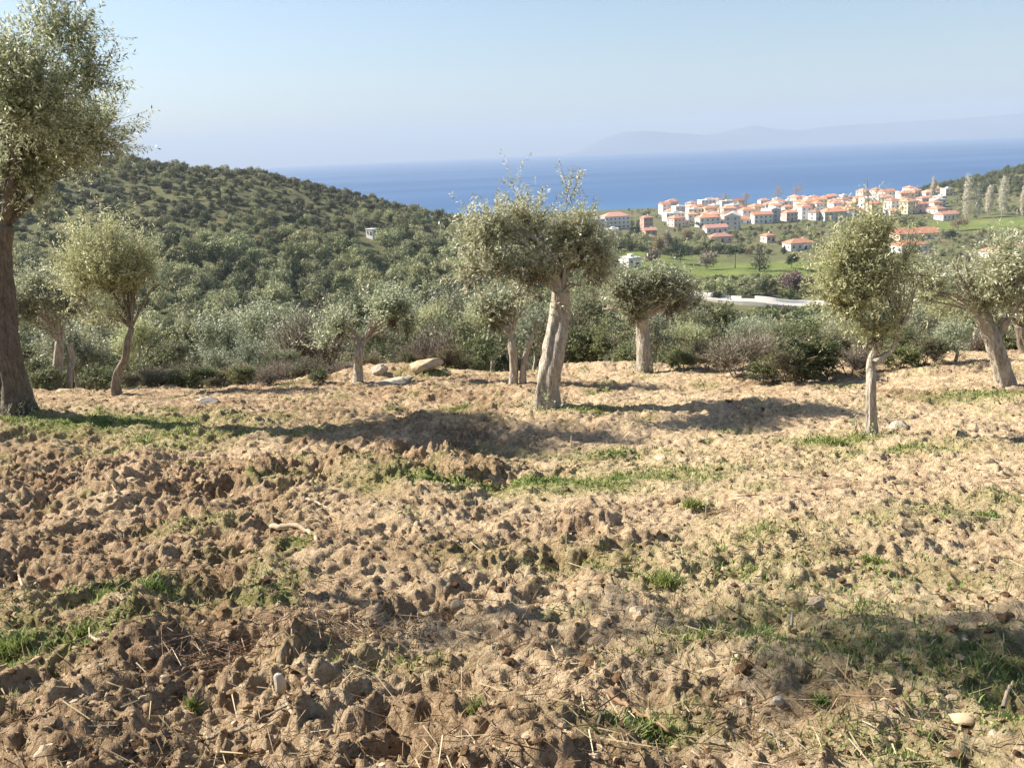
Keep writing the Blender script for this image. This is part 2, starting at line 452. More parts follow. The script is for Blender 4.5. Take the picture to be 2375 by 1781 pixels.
M['orange_roof'] = plain_mat('orange_tile', (0.54, 0.26, 0.165), 0.8, 0.2, 1.2, objvar=0.4)
M['pink_roof'] = plain_mat('faded_pink_tile', (0.60, 0.31, 0.24), 0.8, 0.15, 1.2, objvar=0.3)
M['red_roof'] = plain_mat('red_tile', (0.47, 0.24, 0.19), 0.8, 0.15, 1.2, objvar=0.2)  # red toned down in the colour itself to look hazier
M['flat_roof'] = plain_mat('pale_flat_roof', (0.68, 0.66, 0.62), 0.85, 0.06, 0.5)
M['glass'] = plain_mat('dark_window', (0.19, 0.19, 0.19), 0.25, 0.2, 0.5, 0.5)
M['wood'] = plain_mat('brown_door', (0.16, 0.09, 0.05), 0.7, 0.2, 2)
M['stone'] = plain_mat('pale_stone', (0.44, 0.39, 0.31), 0.95, 0.28, 9)
M['stone_tan'] = plain_mat('tan_stone', (0.50, 0.37, 0.23), 0.95, 0.25, 9)
M['pole'] = plain_mat('weathered_pole', (0.36, 0.33, 0.29), 0.9, 0.2, 4)
#@@STRUCTURE
# ------------------------------------------------------------------ structure: field, land, sea, mountains, haze
def half_w(y): return 1.9 + 0.66 * y

# green patches of the field: pixel, radius across and in depth (m), strength
GREEN_PX = [(250, 985, 1.9, 0.55, 1.0), (60, 985, 1.2, 0.45, 0.8), (430, 1010, 0.9, 0.45, 0.7), (330, 1045, 1.0, 0.3, .5), (1250, 1135, 1.2, 0.45, 1.0), (1430, 1120, 1.0, 0.45, 1.0),
            (1050, 1130, 0.8, 0.4, 1.0), (1600, 1090, 1.4, 0.5, 0.45), (1420, 1060, 1.0, 0.3, 0.55), (1940, 1025, 0.7, 0.3, 0.9), (2100, 1045, 0.9, 0.35, 0.7), (2280, 920, 0.9, 0.3, 0.9),
            (1390, 835, 1.0, 0.7, 1.0), (1480, 830, 0.8, 0.6, 0.7), (40, 1510, 0.28, 0.22, 1.0), (200, 1480, 0.3, 0.2, 0.8), (250, 1390, 0.4, 0.2, 0.9), (370, 1385, 0.3, 0.2, 0.8),
            (1330, 1300, 0.8, 0.35, 0.4), (1700, 1330, 0.8, 0.4, 0.5), (2000, 1360, 0.9, 0.4, 0.4), (1900, 1430, 0.6, 0.3, 0.5), (2300, 1540, 0.5, 0.35, 0.7), (1950, 1520, 0.5, 0.3, 0.5),
            (2340, 1680, 0.3, 0.2, 0.6), (1630, 1520, 0.4, 0.25, 0.5), (480, 1230, 0.5, 0.3, 0.4), (1010, 870, 0.5, 0.35, 0.8), (1090, 950, 0.7, 0.3, 0.5), (1370, 955, 0.6, 0.25, 0.6),
            (2280, 1200, 0.8, 0.4, 0.4), (1780, 1250, 0.6, 0.3, 0.45), (900, 1560, 0.3, 0.2, 0.35), (1500, 1690, 0.25, 0.15, 0.6), (130, 880, 0.8, 0.6, 0.8), (330, 890, 0.7, 0.6, 0.7), (860, 1100, .8, .4, .3)]
GREEN = [(*ground_at(px, py), rx, ry, s) for px, py, rx, ry, s in GREEN_PX]

def greenness(x, y):
    g = np.zeros_like(np.asarray(x, float))
    wob = 1 + 0.9 * fbm(np.asarray(x) * 1.3 + 5, np.asarray(y) * 1.3, 3)
    for gx, gy, rx, ry, s in GREEN:
        g = np.maximum(g, s * np.exp(-(((x - gx) / rx) ** 2 + ((y - gy) / ry) ** 2) * wob * 0.65))
    spots = sstep(0.12, 0.45, fbm(np.asarray(x) * 0.9 + 40, np.asarray(y) * 0.9 - 11, 4)) * 0.6
    return np.clip(np.maximum(g, spots), 0, 1)

def roughness(x, y):
    """how strongly the soil is turned over: most on the left and near the camera"""
    left = sstep(1.2, -2.5, x - 0.10 * y) * (1 - 0.75 * sstep(12.0, 15.0, y))
    near = sstep(5.5, 2.8, y) * 0.2
    smooth_far = sstep(13.5, 17, y) * 0.05
    patch = 0.55 + 0.95 * np.clip(fbm(np.asarray(x) * 0.42 + 3, np.asarray(y) * 0.42, 3) + 0.38, 0, 1)
    return np.clip((0.52 + 0.72 * left + near - smooth_far) * patch, 0.38, 1.5 - 0.5 * sstep(5.8, 3.4, y))

def field_z(x, y, fine=True):
    x = np.asarray(x, float); y = np.asarray(y, float)
    a = roughness(x, y)
    wx = x + 0.25 * gnoise(x * 0.9, y * 0.9); wy = y + 0.25 * gnoise(x * 0.9 + 31, y * 0.9 + 7)
    z = macro(x, y)
    # furrows that run away from the camera, strongest on the left
    fur = np.abs(gnoise((wx + 0.12 * wy) * 1.05 + 3, wy * 0.33)) - 0.25
    z = z + 0.24 * fur * np.clip(a - 0.35, 0, 1.0)
    z = z + 0.12 * a * fbm(wx * 1.2, wy * 1.2, 3)
    z = z + 0.10 * np.clip(a - 0.2, 0, 2) * domes(wx * 1.35 + 0.15 * gnoise(x * 5, y * 5), wy * 1.35, 0.5, 1)
    if fine:
        j = 0.16 * gnoise(x * 9, y * 9); k = 0.16 * gnoise(x * 9 + 50, y * 9)
        z = z - 0.13 * np.clip(a - 0.1, 0, 1.3) * domes(wx * 1.5 + j * 2, wy * 1.5 + k * 2, 0.22, 7)
        z = z + 0.055 * a * (0.45 + 0.55 * sstep(3.0, 6.5, y)) * domes(wx * 2.7 + j * 3, wy * 2.7 + k * 3, 0.5, 2)
        t = 0
        for o, (fq, am) in enumerate(((1.7, 0.13), (3.6, 0.085), (7.3, 0.055), (15.0, 0.030), (31.0, 0.013))):
            t = t + am * (np.abs(gnoise(wx * fq + 7.7 * o + j, wy * fq - 3.3 * o + k)) - 0.3)
        z = z - t * (0.28 + 0.85 * a)            # rounded tops with sharp cracks between them
        z = z + 0.024 * (0.35 + a * 0.75) * domes(wx * 6 + j * 6, wy * 6 + k * 6, 0.4, 3)
        z = z + 0.010 * (0.4 + a * 0.7) * domes(x * 13 + j * 8, y * 13 + k * 8, 0.5, 4)
        z = z + 0.010 * (0.4 + a * 0.6) * gnoise(x * 24, y * 24) + 0.006 * gnoise(x * 47, y * 47)
    return z

def attr(me, name, vals):
    a = me.attributes.new(name, 'FLOAT', 'POINT')
    a.data.foreach_set('value', np.asarray(vals, np.float32).ravel())

def grid_faces(nr, nc):
    i = np.arange(nr - 1)[:, None] * nc; j = np.arange(nc - 1)[None, :]
    return np.stack([i + j, i + j + 1, i + nc + j + 1, i + nc + j], -1).reshape(-1, 4)

ys = [1.15]
while ys[-1] < 26.6: ys.append(ys[-1] + 0.0145 + 0.0018 * ys[-1])
ys = np.array(ys); us = np.linspace(-1, 1, 920)
FY = np.repeat(ys[:, None], len(us), 1); FX = us[None, :] * half_w(FY)
FZ = field_z(FX, FY)
tuck = np.maximum(sstep(0.93, 1.0, np.abs(us))[None, :], sstep(25.4, 26.6, FY))
FZ = FZ - 0.9 * tuck
fme = mesh_np('ploughed_field', np.stack([FX, FY, FZ], -1).reshape(-1, 3), [grid_faces(len(ys), len(us))], M['soil'], smooth=True)
FRESH = np.clip((roughness(FX, FY) - 0.5) * 0.95 + 0.28 * sstep(1.0, -2.5, FX - 0.1 * FY) + 0.85 * fbm(FX * 0.55, FY * 0.55 + 9, 4) + 0.42 * sstep(13.0, 15.5, FY) + 0.35 * sstep(5, 3, FY) * sstep(1.0, -0.5, FX), 0, 1)
attr(fme, 'fresh', FRESH); attr(fme, 'green', greenness(FX, FY))
tag(link('ploughed_field', fme), 'rough ploughed tan earth of the olive grove sloping away', 'field', kind='structure')

def spaced(lo, hi, step0, grow, centre=0.0, flat=24.0):
    p = [centre]
    while p[-1] < hi: p.append(p[-1] + step0 * max(1.0, (abs(p[-1] - centre) / flat) ** grow))
    q = [centre]
    while q[-1] > lo: q.append(q[-1] - step0 * max(1.0, (abs(q[-1] - centre) / flat) ** grow))
    return np.array(q[:0:-1] + p)
gx = spaced(-1500, 1700, 0.7, 0.9, 0.0, 22); gy = spaced(-60, 1300, 0.7, 0.9, 8.0, 20)
GX, GY = np.meshgrid(gx, gy)
GZ = macro(GX, GY)
inside = sstep(0.93, 0.86, np.abs(GX) / np.maximum(half_w(GY), 0.1)) * sstep(0.9, 1.9, GY) * sstep(25.2, 24.2, GY)
near_fine = (1 - sstep(24, 32, GY)) * 0.15 * fbm(GX * 1.2, GY * 1.2, 3)
GZ = GZ + near_fine - 0.8 * inside
lme = mesh_np('hillside_ground', np.stack([GX, GY, GZ], -1).reshape(-1, 3), [grid_faces(len(gy), len(gx))], M['land'], smooth=True)

MEADOWS = [(*ground_at(px, py), rx, ry) for px, py, rx, ry in ((1700, 640, 55, 60), (1800, 625, 45, 45), (1600, 650, 30, 40), (1900, 620, 40, 35), (1480, 585, 35, 40), (2320, 520, 60, 60))]
def meadow(x, y):
    m = np.zeros_like(np.asarray(x, float))
    for cx, cyy, rx, ry in MEADOWS:
        m = np.maximum(m, np.exp(-(((x - cx) / rx) ** 2 + ((y - cyy) / ry) ** 2) ** 2))
    return m
attr(lme, 'meadow', meadow(GX, GY) * (0.75 + 0.5 * fbm(GX / 9, GY / 9, 3)).clip(0, 1))
earth = (1 - sstep(26, 44, GY)) * (0.65 + 0.5 * fbm(GX / 2.5, GY / 2.5, 3))
for px, py, r in ((480, 690, 5), (450, 770, 4), (560, 700, 6), (620, 780, 4)):
    c = at_depth(px, py, 46); earth = np.maximum(earth, np.exp(-((GX - c[0]) / r) ** 2 - ((GY - 46) / 6) ** 2))
earth = np.maximum(earth, 0.45 * sstep(0.28, 0.5, fbm(GX / 26 + 3, GY / 26, 4)) * sstep(60, 160, GY))
attr(lme, 'earth', np.clip(earth, 0, 1))
tag(link('hillside_ground', lme), 'scrubby ground of the valley, hill and coast below the field', 'ground', kind='structure')

# sea
sy = np.concatenate([np.linspace(900, 2000, 40), np.geomspace(2050, 14500, 60)]); sx = np.concatenate([-np.geomspace(2000, 14500, 20)[::-1], np.linspace(-1900, 1900, 40), np.geomspace(2000, 14500, 20)])
SX, SY = np.meshgrid(sx, sy)
sme = mesh_np('sea', np.stack([SX, SY, 0 * SX], -1).reshape(-1, 3), [grid_faces(len(sy), len(sx))], M['sea'], smooth=True)
attr(sme, 'shallow', 0.3 * (1 - sstep(1080, 1300, SY + 60 * fbm(SX / 200, SY / 200, 3))))
tag(link('sea', sme), 'open blue sea beyond the village', 'sea', kind='structure')

# far mountains across the water, at twelve kilometres
def mountain(name, label, outline, y0, depth):
    xs = np.linspace(outline[0][0], outline[-1][0], 150)
    py = np.interp(xs, [o[0] for o in outline], [o[1] for o in outline])
    ridge = np.array([at_depth(a, b, y0) for a, b in zip(xs, py)])
    hz = np.maximum(ridge[:, 2] + 8 * fbm(xs / 40, xs * 0, 4), 2.0)
    t = np.linspace(-1, 1, 25)
    Y = y0 + t[:, None] * depth + 0 * hz
    Z = hz[None, :] * (1 - np.abs(t[:, None]) ** 1.25) + 14 * (1 - np.abs(t[:, None])) * fbm(ridge[None, :, 0] / 900, Y / 900, 4) - 3
    X = ridge[None, :, 0] + 0 * Y
    tag(link(name, mesh_np(name, np.stack([X, Y, Z], -1).reshape(-1, 3), [grid_faces(25, 150)], M['hazy_rock'], smooth=True)), label, 'mountain', kind='structure')
mountain('mountains', 'hazy mountain range across the sea', [(1290, 366), (1350, 345), (1400, 322), (1450, 306), (1500, 303), (1560, 308), (1640, 313), (1690, 303), (1750, 291), (1800, 300), (1850, 302), (1930, 292), (2030, 286), (2120, 280), (2230, 275), (2375, 262), (2600, 250), (2800, 262)], 12500, 1000)

# haze: one closed box of even, thin air
def box_mesh(name, lo, hi, m):
    (a, b, c), (d, e, f) = lo, hi
    V = [(a, b, c), (d, b, c), (d, e, c), (a, e, c), (a, b, f), (d, b, f), (d, e, f), (a, e, f)]
    return mesh_np(name, V, [[(0, 3, 2, 1), (4, 5, 6, 7), (0, 1, 5, 4), (1, 2, 6, 5), (2, 3, 7, 6), (3, 0, 4, 7)]], m)
hm = bpy.data.materials.new('haze_air'); hm.use_nodes = True
hn = hm.node_tree; hn.nodes.remove(hn.nodes['Principled BSDF'])
pv = hn.nodes.new('ShaderNodeVolumePrincipled')
pv.inputs['Color'].default_value = (0.485, 0.565, 0.68, 1)
pv.inputs['Density'].default_value = 1.38e-4
pv.inputs['Anisotropy'].default_value = 0.0
hn.links.new(pv.outputs[0], hn.nodes['Material Output'].inputs['Volume'])
tag(link('haze', box_mesh('haze', (-15500, -300, -10), (15500, 15500, 470), hm)), 'thin pale sea haze over the coast', 'haze', kind='stuff')
#@@TREES
# ------------------------------------------------------------------ trees: foliage is many leaf-sized faces on short shoots
def gn3(p, s):
    return (gnoise(p[:, 0] * s + p[:, 2] * s * 0.37, p[:, 1] * s + 11.3) + gnoise(p[:, 2] * s, p[:, 0] * s * 0.8 - p[:, 1] * s * 0.6 + 5.1)) * 0.7

def foliage(lobes, n_tw, tw_len=0.38, per=18, ll=0.06, lw=0.016, up=0.6, clump=1.6, thr=-0.12, r=None, stems=0.3, shell=0.55, spread=0.8, lump=0.0):
    """lobes: (cx,cy,cz, rx,ry,rz, weight, up). Returns V, leaf quads, stem quads"""
    r = r or rng
    L = np.array([l[:7] for l in lobes], float)
    ups = np.array([l[7] if len(l) > 7 else up for l in lobes])
    w = L[:, 6] * L[:, 3] * L[:, 4] * L[:, 5]
    k = r.choice(len(L), int(n_tw * 1.7), p=w / w.sum())
    u = norm(r.normal(size=(len(k), 3)))
    rad = (shell + (1 - shell) * r.random(len(k))) ** 0.8 * (0.85 + 0.35 * r.random(len(k)))
    inner = r.random(len(k)) < 0.3
    rad[inner] = r.random(inner.sum()) ** 0.5
    p = L[k, :3] + u * rad[:, None] * L[k, 3:6]
    ok = gn3(p, clump) > thr
    p, u, k = p[ok][:n_tw], u[ok][:n_tw], k[ok][:n_tw]
    n = len(p)
    d = norm(u * 0.75 + np.array([0, 0, 1.0]) * ups[k][:, None] + r.normal(size=(n, 3)) * 0.33)
    ln = tw_len * (0.55 + 0.9 * r.random(n))
    bend = norm(r.normal(size=(n, 3))) * 0.25
    t = (np.arange(per) + 0.6) / per
    t = t[None, :] * np.ones((n, 1))
    base = p[:, None, :] + (d[:, None, :] * t[..., None] + bend[:, None, :] * (t ** 2)[..., None]) * ln[:, None, None]
    dd = norm(d[:, None, :] + 2 * bend[:, None, :] * t[..., None])
    side = norm(np.cross(dd, r.normal(size=(n, per, 3))))
    ld = norm(dd * (1 - spread * 0.55) + side * spread + np.array([0, 0, -0.08]))
    nrm = norm(np.cross(ld, r.normal(size=(n, per, 3)) + np.array([0, 0, 1.2])))
    if lump > 0:                              # coarse far foliage: faces follow the surface of the clump
        nv = norm(u[:, None, :] * lump + r.normal(size=(n, per, 3)) * 0.28)
        ld = norm(np.cross(nv, r.normal(size=(n, per, 3)))); nrm = np.cross(nv, ld)
    sz = (0.7 + 0.6 * r.random((n, per, 1)))
    a = base; b = base + ld * ll * 0.5 * sz + nrm * lw * 0.5 * sz
    c = base + ld * ll * sz; e = base + ld * ll * 0.5 * sz - nrm * lw * 0.5 * sz
    V = np.stack([a, b, c, e], 2).reshape(-1, 3)
    Q = np.arange(len(V)).reshape(-1, 4)
    m = r.random(n) < stems
    SQ = np.zeros((0, 4), int)
    if m.any():
        q0 = p[m] - d[m] * ln[m, None] * 0.5; q1 = p[m] + (d[m] + bend[m]) * ln[m, None] * 0.9
        sd = norm(np.cross(d[m], np.array([0.2, 1.0, 0.1]))) ; sd2 = norm(np.cross(d[m], sd))
        SV, SQ = [], []
        h = 0.0045 if ll < 0.12 else 0.012
        o = len(V)
        for s1 in (sd, sd2):
            SV.append(np.stack([q0 - s1 * h, q0 + s1 * h, q1 + s1 * h * .4, q1 - s1 * h * .4], 1).reshape(-1, 3))
        SV = np.vstack(SV); SQ = np.arange(len(SV)).reshape(-1, 4) + o
        V = np.vstack([V, SV])
    return V, Q, SQ

def crown_mesh(name, lobes, n_tw, leafmat, **kw):
    V, Q, S = foliage(lobes, n_tw, **kw)
    idx = np.concatenate([np.zeros(len(Q), int), np.ones(len(S), int)])
    return mesh_np(name, V, [np.vstack([Q, S])], [leafmat, M['twig']], idx)

def limb_parts(start, d0, r0, ends, r, seg=6, sub=3):
    """one limb from start to each end with small side branches"""
    parts = []
    for e, rr in ends:
        e = np.asarray(e, float); s = np.asarray(start, float)
        mid = s + (e - s) * 0.45 + d0 * np.linalg.norm(e - s) * 0.18 + r.normal(size=3) * 0.05 * np.linalg.norm(e - s)
        P = curve([s, mid, e], 9)
        parts.append(tube(P, np.linspace(rr, rr * 0.22, 9), seg, 0.10, r=r))
        for q in range(sub):
            i = r.integers(3, 8)
            tip = P[i] + norm((e - s) + r.normal(size=3) * 0.9 * np.linalg.norm(e - s) + np.array([0, 0, 0.4])) * np.linalg.norm(e - s) * (0.16 + 0.2 * r.random())
            parts.append(tube(curve([P[i], (P[i] + tip) / 2 + r.normal(size=3) * 0.04, tip], 5), np.linspace(rr * 0.4, rr * 0.1, 5), 4, r=r))
    return join(parts)

def tri_mesh(name, VQT, m, smooth=True):
    return mesh_np(name, VQT[0], [VQT[1], VQT[2]], m, smooth=smooth)

def near_tree(name, label, cat, base_px, trunks, lobes_px, n_tw, leafmat, barkmat, y=None, seed=1, depth_k=0.85, group=None, limb_r=0.05, flare=0.55, suckers=0, **kw):
    """trunks: lists of (px, py, radius in m); lobes_px: (px, py, rx px, ry px, weight, depth offset m, up)"""
    r = np.random.default_rng(seed)
    g = ground_at(*base_px) if y is None else at_depth(*base_px, y)[:2]
    d = g[1]; mpp = d / F_PX / c_fwd[1]
    z0 = float(field_z(g[0], d, False)) if d < 25.5 else float(macro(g[0], d))
    root = np.array([g[0], d, z0 - 0.05])
    t = empty(name, root, label, cat, group)
    lobes = []
    for l in lobes_px:
        c = at_depth(l[0], l[1], d) - root; c[1] += l[5] if len(l) > 5 else 0.0
        cut = kw.get('tw_len', 0.38) * 0.42
        rx, rz = max(l[2] * mpp - cut, l[2] * mpp * 0.45), max(l[3] * mpp - cut, l[3] * mpp * 0.45)
        lobes.append((c[0], c[1], c[2], rx, (rx + rz) / 2 * depth_k, rz, l[4] if len(l) > 4 else 1.0, l[6] if len(l) > 6 else kw.get('up', 0.6)))
    fine_l = []
    for (cx, cyy, cz, a, b, c, wt, u_) in lobes:      # each mass of the crown is a cluster of smaller boughs
        k = max(2, int(round(3.2 * (a * c) ** 0.5 / 0.4)))
        for _ in range(min(k, 9)):
            v = norm(r.normal(size=3)) * r.random() ** 0.4 * 0.72
            q = 0.34 + 0.2 * r.random()
            fine_l.append((cx + v[0] * a, cyy + v[1] * b, cz + v[2] * c, a * q, b * q, c * q, wt * (0.5 + r.random()), u_))
    tops = []
    for ti, tr in enumerate(trunks):
        P = np.array([at_depth(a, b, d) - root for a, b, _ in tr]); R = np.array([q[2] for q in tr])
        P[0, 2] = -0.12 if ti == 0 or P[0, 2] < 0.3 else P[0, 2]
        P[1:, 1] += r.normal(size=len(P) - 1) * 0.04
        n = 40
        C = curve(P, n); RR = np.interp(np.linspace(0, 1, n), np.linspace(0, 1, len(R)), R)
        fl = (flare if P[0, 2] < 0.3 else 0.0) * np.exp(-np.linspace(0, 1, n) * 9)
        tri = tri_mesh('trunk', tube(C, RR, 28, 0.28, fl, r=r, ridge=0.03), barkmat)
        link('trunk', tri, t)
        tops.append((C[-2], norm(C[-2] - C[-6]), RR[-1]))
    if suckers:
        link('suckers', crown_mesh('suckers', [(0.0, -0.08, 0.1, 0.36, 0.3, 0.12, 1, 1.2)], suckers, leafmat, r=r, tw_len=0.2, per=10, ll=0.05, lw=0.016, stems=0.5, thr=-0.5), t)['kind'] = 'stuff'
    big = sorted(range(len(lobes)), key=lambda i: -lobes[i][3] * lobes[i][5] * lobes[i][6])[:8]
    for i in big:
        c = np.array(lobes[i][:3]); rr = np.array(lobes[i][3:6])
        tp = min(tops, key=lambda q: np.linalg.norm(q[0] - c))
        ends = [(c + norm(r.normal(size=3) + np.array([0, 0, 0.5])) * rr * 0.45, min(tp[2] * 0.55, limb_r))]
        ends += [(c + norm(r.normal(size=3) + np.array([0, 0, 0.3])) * rr * 0.75, min(tp[2] * 0.35, limb_r * 0.6)) for _ in range(2)]
        link('branch', tri_mesh('branch', limb_parts(tp[0], tp[1], tp[2], ends, r), barkmat), t)
    link('crown', crown_mesh('crown', fine_l, n_tw, leafmat, r=r, **kw), t)
    return t

NEAR = dict(ll=0.068, lw=0.019, per=20)
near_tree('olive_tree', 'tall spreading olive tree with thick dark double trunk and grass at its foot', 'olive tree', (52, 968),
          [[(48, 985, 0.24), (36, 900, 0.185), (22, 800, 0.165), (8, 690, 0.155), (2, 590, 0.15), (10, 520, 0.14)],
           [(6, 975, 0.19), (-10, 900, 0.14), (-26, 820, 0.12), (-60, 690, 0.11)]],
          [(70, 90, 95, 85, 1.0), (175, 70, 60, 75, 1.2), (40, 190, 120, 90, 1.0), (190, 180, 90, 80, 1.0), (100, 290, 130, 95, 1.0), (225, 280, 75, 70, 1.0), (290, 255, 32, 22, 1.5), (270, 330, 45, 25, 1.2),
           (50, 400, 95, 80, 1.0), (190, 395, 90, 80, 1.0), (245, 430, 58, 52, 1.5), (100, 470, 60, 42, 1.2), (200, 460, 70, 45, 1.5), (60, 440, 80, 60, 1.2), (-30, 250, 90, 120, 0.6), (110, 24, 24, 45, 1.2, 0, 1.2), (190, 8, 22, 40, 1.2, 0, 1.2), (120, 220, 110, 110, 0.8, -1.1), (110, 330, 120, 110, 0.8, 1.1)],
          2700, M['olive_dark'], M['bark_shaded'], y=15.5, seed=11, suckers=40, limb_r=0.10, flare=0.6, tw_len=0.62, up=0.45, clump=1.2, thr=-0.02, ll=0.08, lw=0.022, per=30)
near_tree('olive_tree', 'pruned olive tree with thick pale leaning trunk and tufted crown in mid-field', 'olive tree', (1266, 948),
          [[(1266, 952, 0.20), (1272, 890, 0.17), (1284, 820, 0.165), (1294, 760, 0.155), (1299, 710, 0.15), (1302, 675, 0.135)]],
          [(1178, 500, 64, 60, 1.2), (1182, 445, 34, 46, 1.3, 0, 1.3), (1130, 540, 75, 70, 1.1, -0.3), (1095, 620, 60, 65, 0.8, -0.6), (1160, 630, 65, 50, 0.8, -0.5), (1230, 560, 80, 80, 1.1), (1265, 535, 40, 40, 0.7), (1330, 590, 80, 75, 1.3),
           (1320, 660, 85, 55, 1.4), (1390, 640, 45, 60, 1.1), (1115, 680, 45, 34, 0.9, -0.4), (1375, 690, 42, 32, 1.0), (1250, 680, 55, 30, 0.9, -0.3), (1255, 475, 12, 34, 1.0, 0, 1.5), (1318, 470, 20, 58, 1.3, 0, 1.5), (1340, 505, 18, 38, 1.0, 0, 1.4), (1372, 505, 16, 32, 1.0, 0, 1.3), (1350, 520, 36, 34, 0.4), (1316, 445, 8, 30, 1.2, 0, 1.6), (1346, 450, 8, 26, 1.1, 0, 1.8), (1384, 468, 8, 24, 1.1, 0, 1.5), (1256, 460, 7, 22, 1.0, 0, 1.6), (1188, 432, 16, 24, 1.2, 0, 1.4), (1070, 560, 25, 35, 0.7, 0, 1.2), (1240, 640, 90, 50, 1.0, -0.5), (1290, 600, 90, 70, 1.0, 0.6)],
          1400, M['olive_leaf'], M['bark'], seed=12, suckers=60, limb_r=0.07, flare=0.4, tw_len=0.42, up=0.7, clump=1.6, thr=-0.08, ll=0.066, lw=0.018, per=30)
near_tree('olive_tree', 'slender young olive tree with forked pale stem and feathery rounded crown', 'olive tree', (2022, 1012),
          [[(2022, 1018, 0.075), (2018, 950, 0.062), (2020, 890, 0.06), (2030, 840, 0.055), (2040, 800, 0.045)], [(2030, 842, 0.045), (2050, 828, 0.04), (2068, 810, 0.035), (2080, 780, 0.03)]],
          [(2010, 560, 70, 55, 1.0, 0, 1.1), (1960, 620, 65, 70, 1.0, 0, .8), (2060, 620, 75, 75, 1.0, 0, .8), (2010, 680, 100, 80, 1.0), (1945, 700, 60, 60, 1.0), (2085, 700, 65, 65, 1.0), (2020, 760, 85, 55, 0.9), (2120, 650, 40, 60, 0.6), (2020, 530, 30, 30, 1.0, 0, 1.5), (2000, 800, 60, 35, 0.5)],
          1500, M['olive_yellow'], M['bark'], seed=13, suckers=25, limb_r=0.035, flare=0.4, tw_len=0.44, up=0.8, clump=2.0, thr=-0.2, ll=0.055, lw=0.014, per=28)
near_tree('olive_tree', 'olive tree with stout trunk leaning over the earth bank', 'olive tree', (2338, 898),
          [[(2342, 905, 0.18), (2324, 860, 0.15), (2302, 800, 0.135), (2284, 750, 0.125), (2276, 728, 0.11)], [(2300, 800, 0.10), (2316, 770, 0.09), (2330, 740, 0.08)]],
          [(2250, 660, 80, 60, 1.0), (2170, 690, 65, 60, 0.9), (2310, 640, 80, 65, 1.0), (2370, 660, 80, 75, 1.0), (2230, 610, 55, 45, 0.9, 0, 1.0), (2330, 600, 55, 40, 0.9, 0, 1.0), (2440, 640, 80, 70, 0.9), (2290, 690, 90, 45, 0.9), (2210, 740, 50, 45, 0.6)],
          2100, M['olive_leaf'], M['bark'], seed=14, limb_r=0.05, flare=0.08, tw_len=0.45, up=0.6, clump=1.8, thr=-0.16, ll=0.066, lw=0.018, per=28)
near_tree('olive_tree', 'bushy yellow-green olive tree with thin crooked stem at the field edge', 'olive tree', (268, 918),
          [[(268, 925, 0.10), (272, 870, 0.085), (292, 832, 0.08), (298, 790, 0.08), (305, 760, 0.06)]],
          [(235, 570, 70, 60, 1.0, 0, 1.0), (310, 590, 65, 65, 1.0, 0, 1.0), (190, 640, 70, 75, 1.0), (270, 660, 95, 85, 1.0), (350, 660, 55, 75, 0.9), (170, 720, 55, 60, 0.7), (240, 740, 85, 55, 0.6), (320, 740, 50, 40, 0.5), (260, 540, 30, 35, 1.0, 0, 1.4)],
          1250, M['olive_yellow'], M['bark_dark'], seed=15, limb_r=0.06, flare=0.3, tw_len=0.7, up=1.0, clump=1.6, thr=-0.1, ll=0.07, lw=0.018, per=26)
near_tree('olive_tree', 'silvery olive tree with two straight pale trunks beside the bushy yellow-green one', 'olive tree', (130, 905),
          [[(128, 910, 0.13), (132, 850, 0.11), (138, 790, 0.10)], [(152, 905, 0.09), (162, 868, 0.08), (168, 835, 0.07), (164, 800, 0.07)]],
          [(90, 680, 55, 60, 1.0), (140, 720, 50, 55, 0.9), (70, 740, 50, 50, 0.9), (130, 660, 40, 40, 0.8), (40, 710, 50, 60, 0.9), (120, 770, 55, 35, 0.6)],
          1000, M['olive_silver'], M['bark'], y=24.3, seed=16, limb_r=0.06, flare=0.3, tw_len=0.45, up=0.6, clump=1.8, thr=-0.15, ll=0.085, lw=0.025, per=18)
near_tree('olive_tree', 'low silvery olive tree with short pale trunk beside the stone slabs', 'olive tree', (828, 893),
          [[(828, 896, 0.12), (830, 860, 0.10), (832, 820, 0.095), (838, 795, 0.085)]],
          [(790, 765, 55, 38, 1.0), (860, 750, 60, 45, 1.0), (920, 735, 55, 38, 1.0), (830, 790, 60, 28, 0.8), (755, 800, 35, 28, 0.8), (940, 770, 40, 30, 0.7)],
          1100, M['olive_silver'], M['bark'], seed=17, limb_r=0.06, flare=0.25, tw_len=0.52, up=1.0, clump=1.5, thr=-0.05, ll=0.085, lw=0.025, per=18)
near_tree('olive_tree', 'small olive tree on two thin pale stems behind the thick leaning trunk', 'olive tree', (1189, 895),
          [[(1189, 900, 0.095), (1192, 860, 0.085), (1190, 815, 0.08), (1186, 785, 0.07)], [(1212, 898, 0.07), (1214, 850, 0.06), (1222, 815, 0.055), (1232, 785, 0.05)]],
          [(1150, 740, 45, 42, 1.0), (1205, 720, 50, 45, 1.0), (1250, 745, 35, 45, 0.9), (1190, 690, 40, 28, 0.8), (1180, 770, 50, 28, 0.7)],
          850, M['olive_silver'], M['bark'], seed=18, limb_r=0.05, flare=0.3, tw_len=0.52, up=1.0, clump=1.5, thr=-0.05, ll=0.08, lw=0.024, per=18)
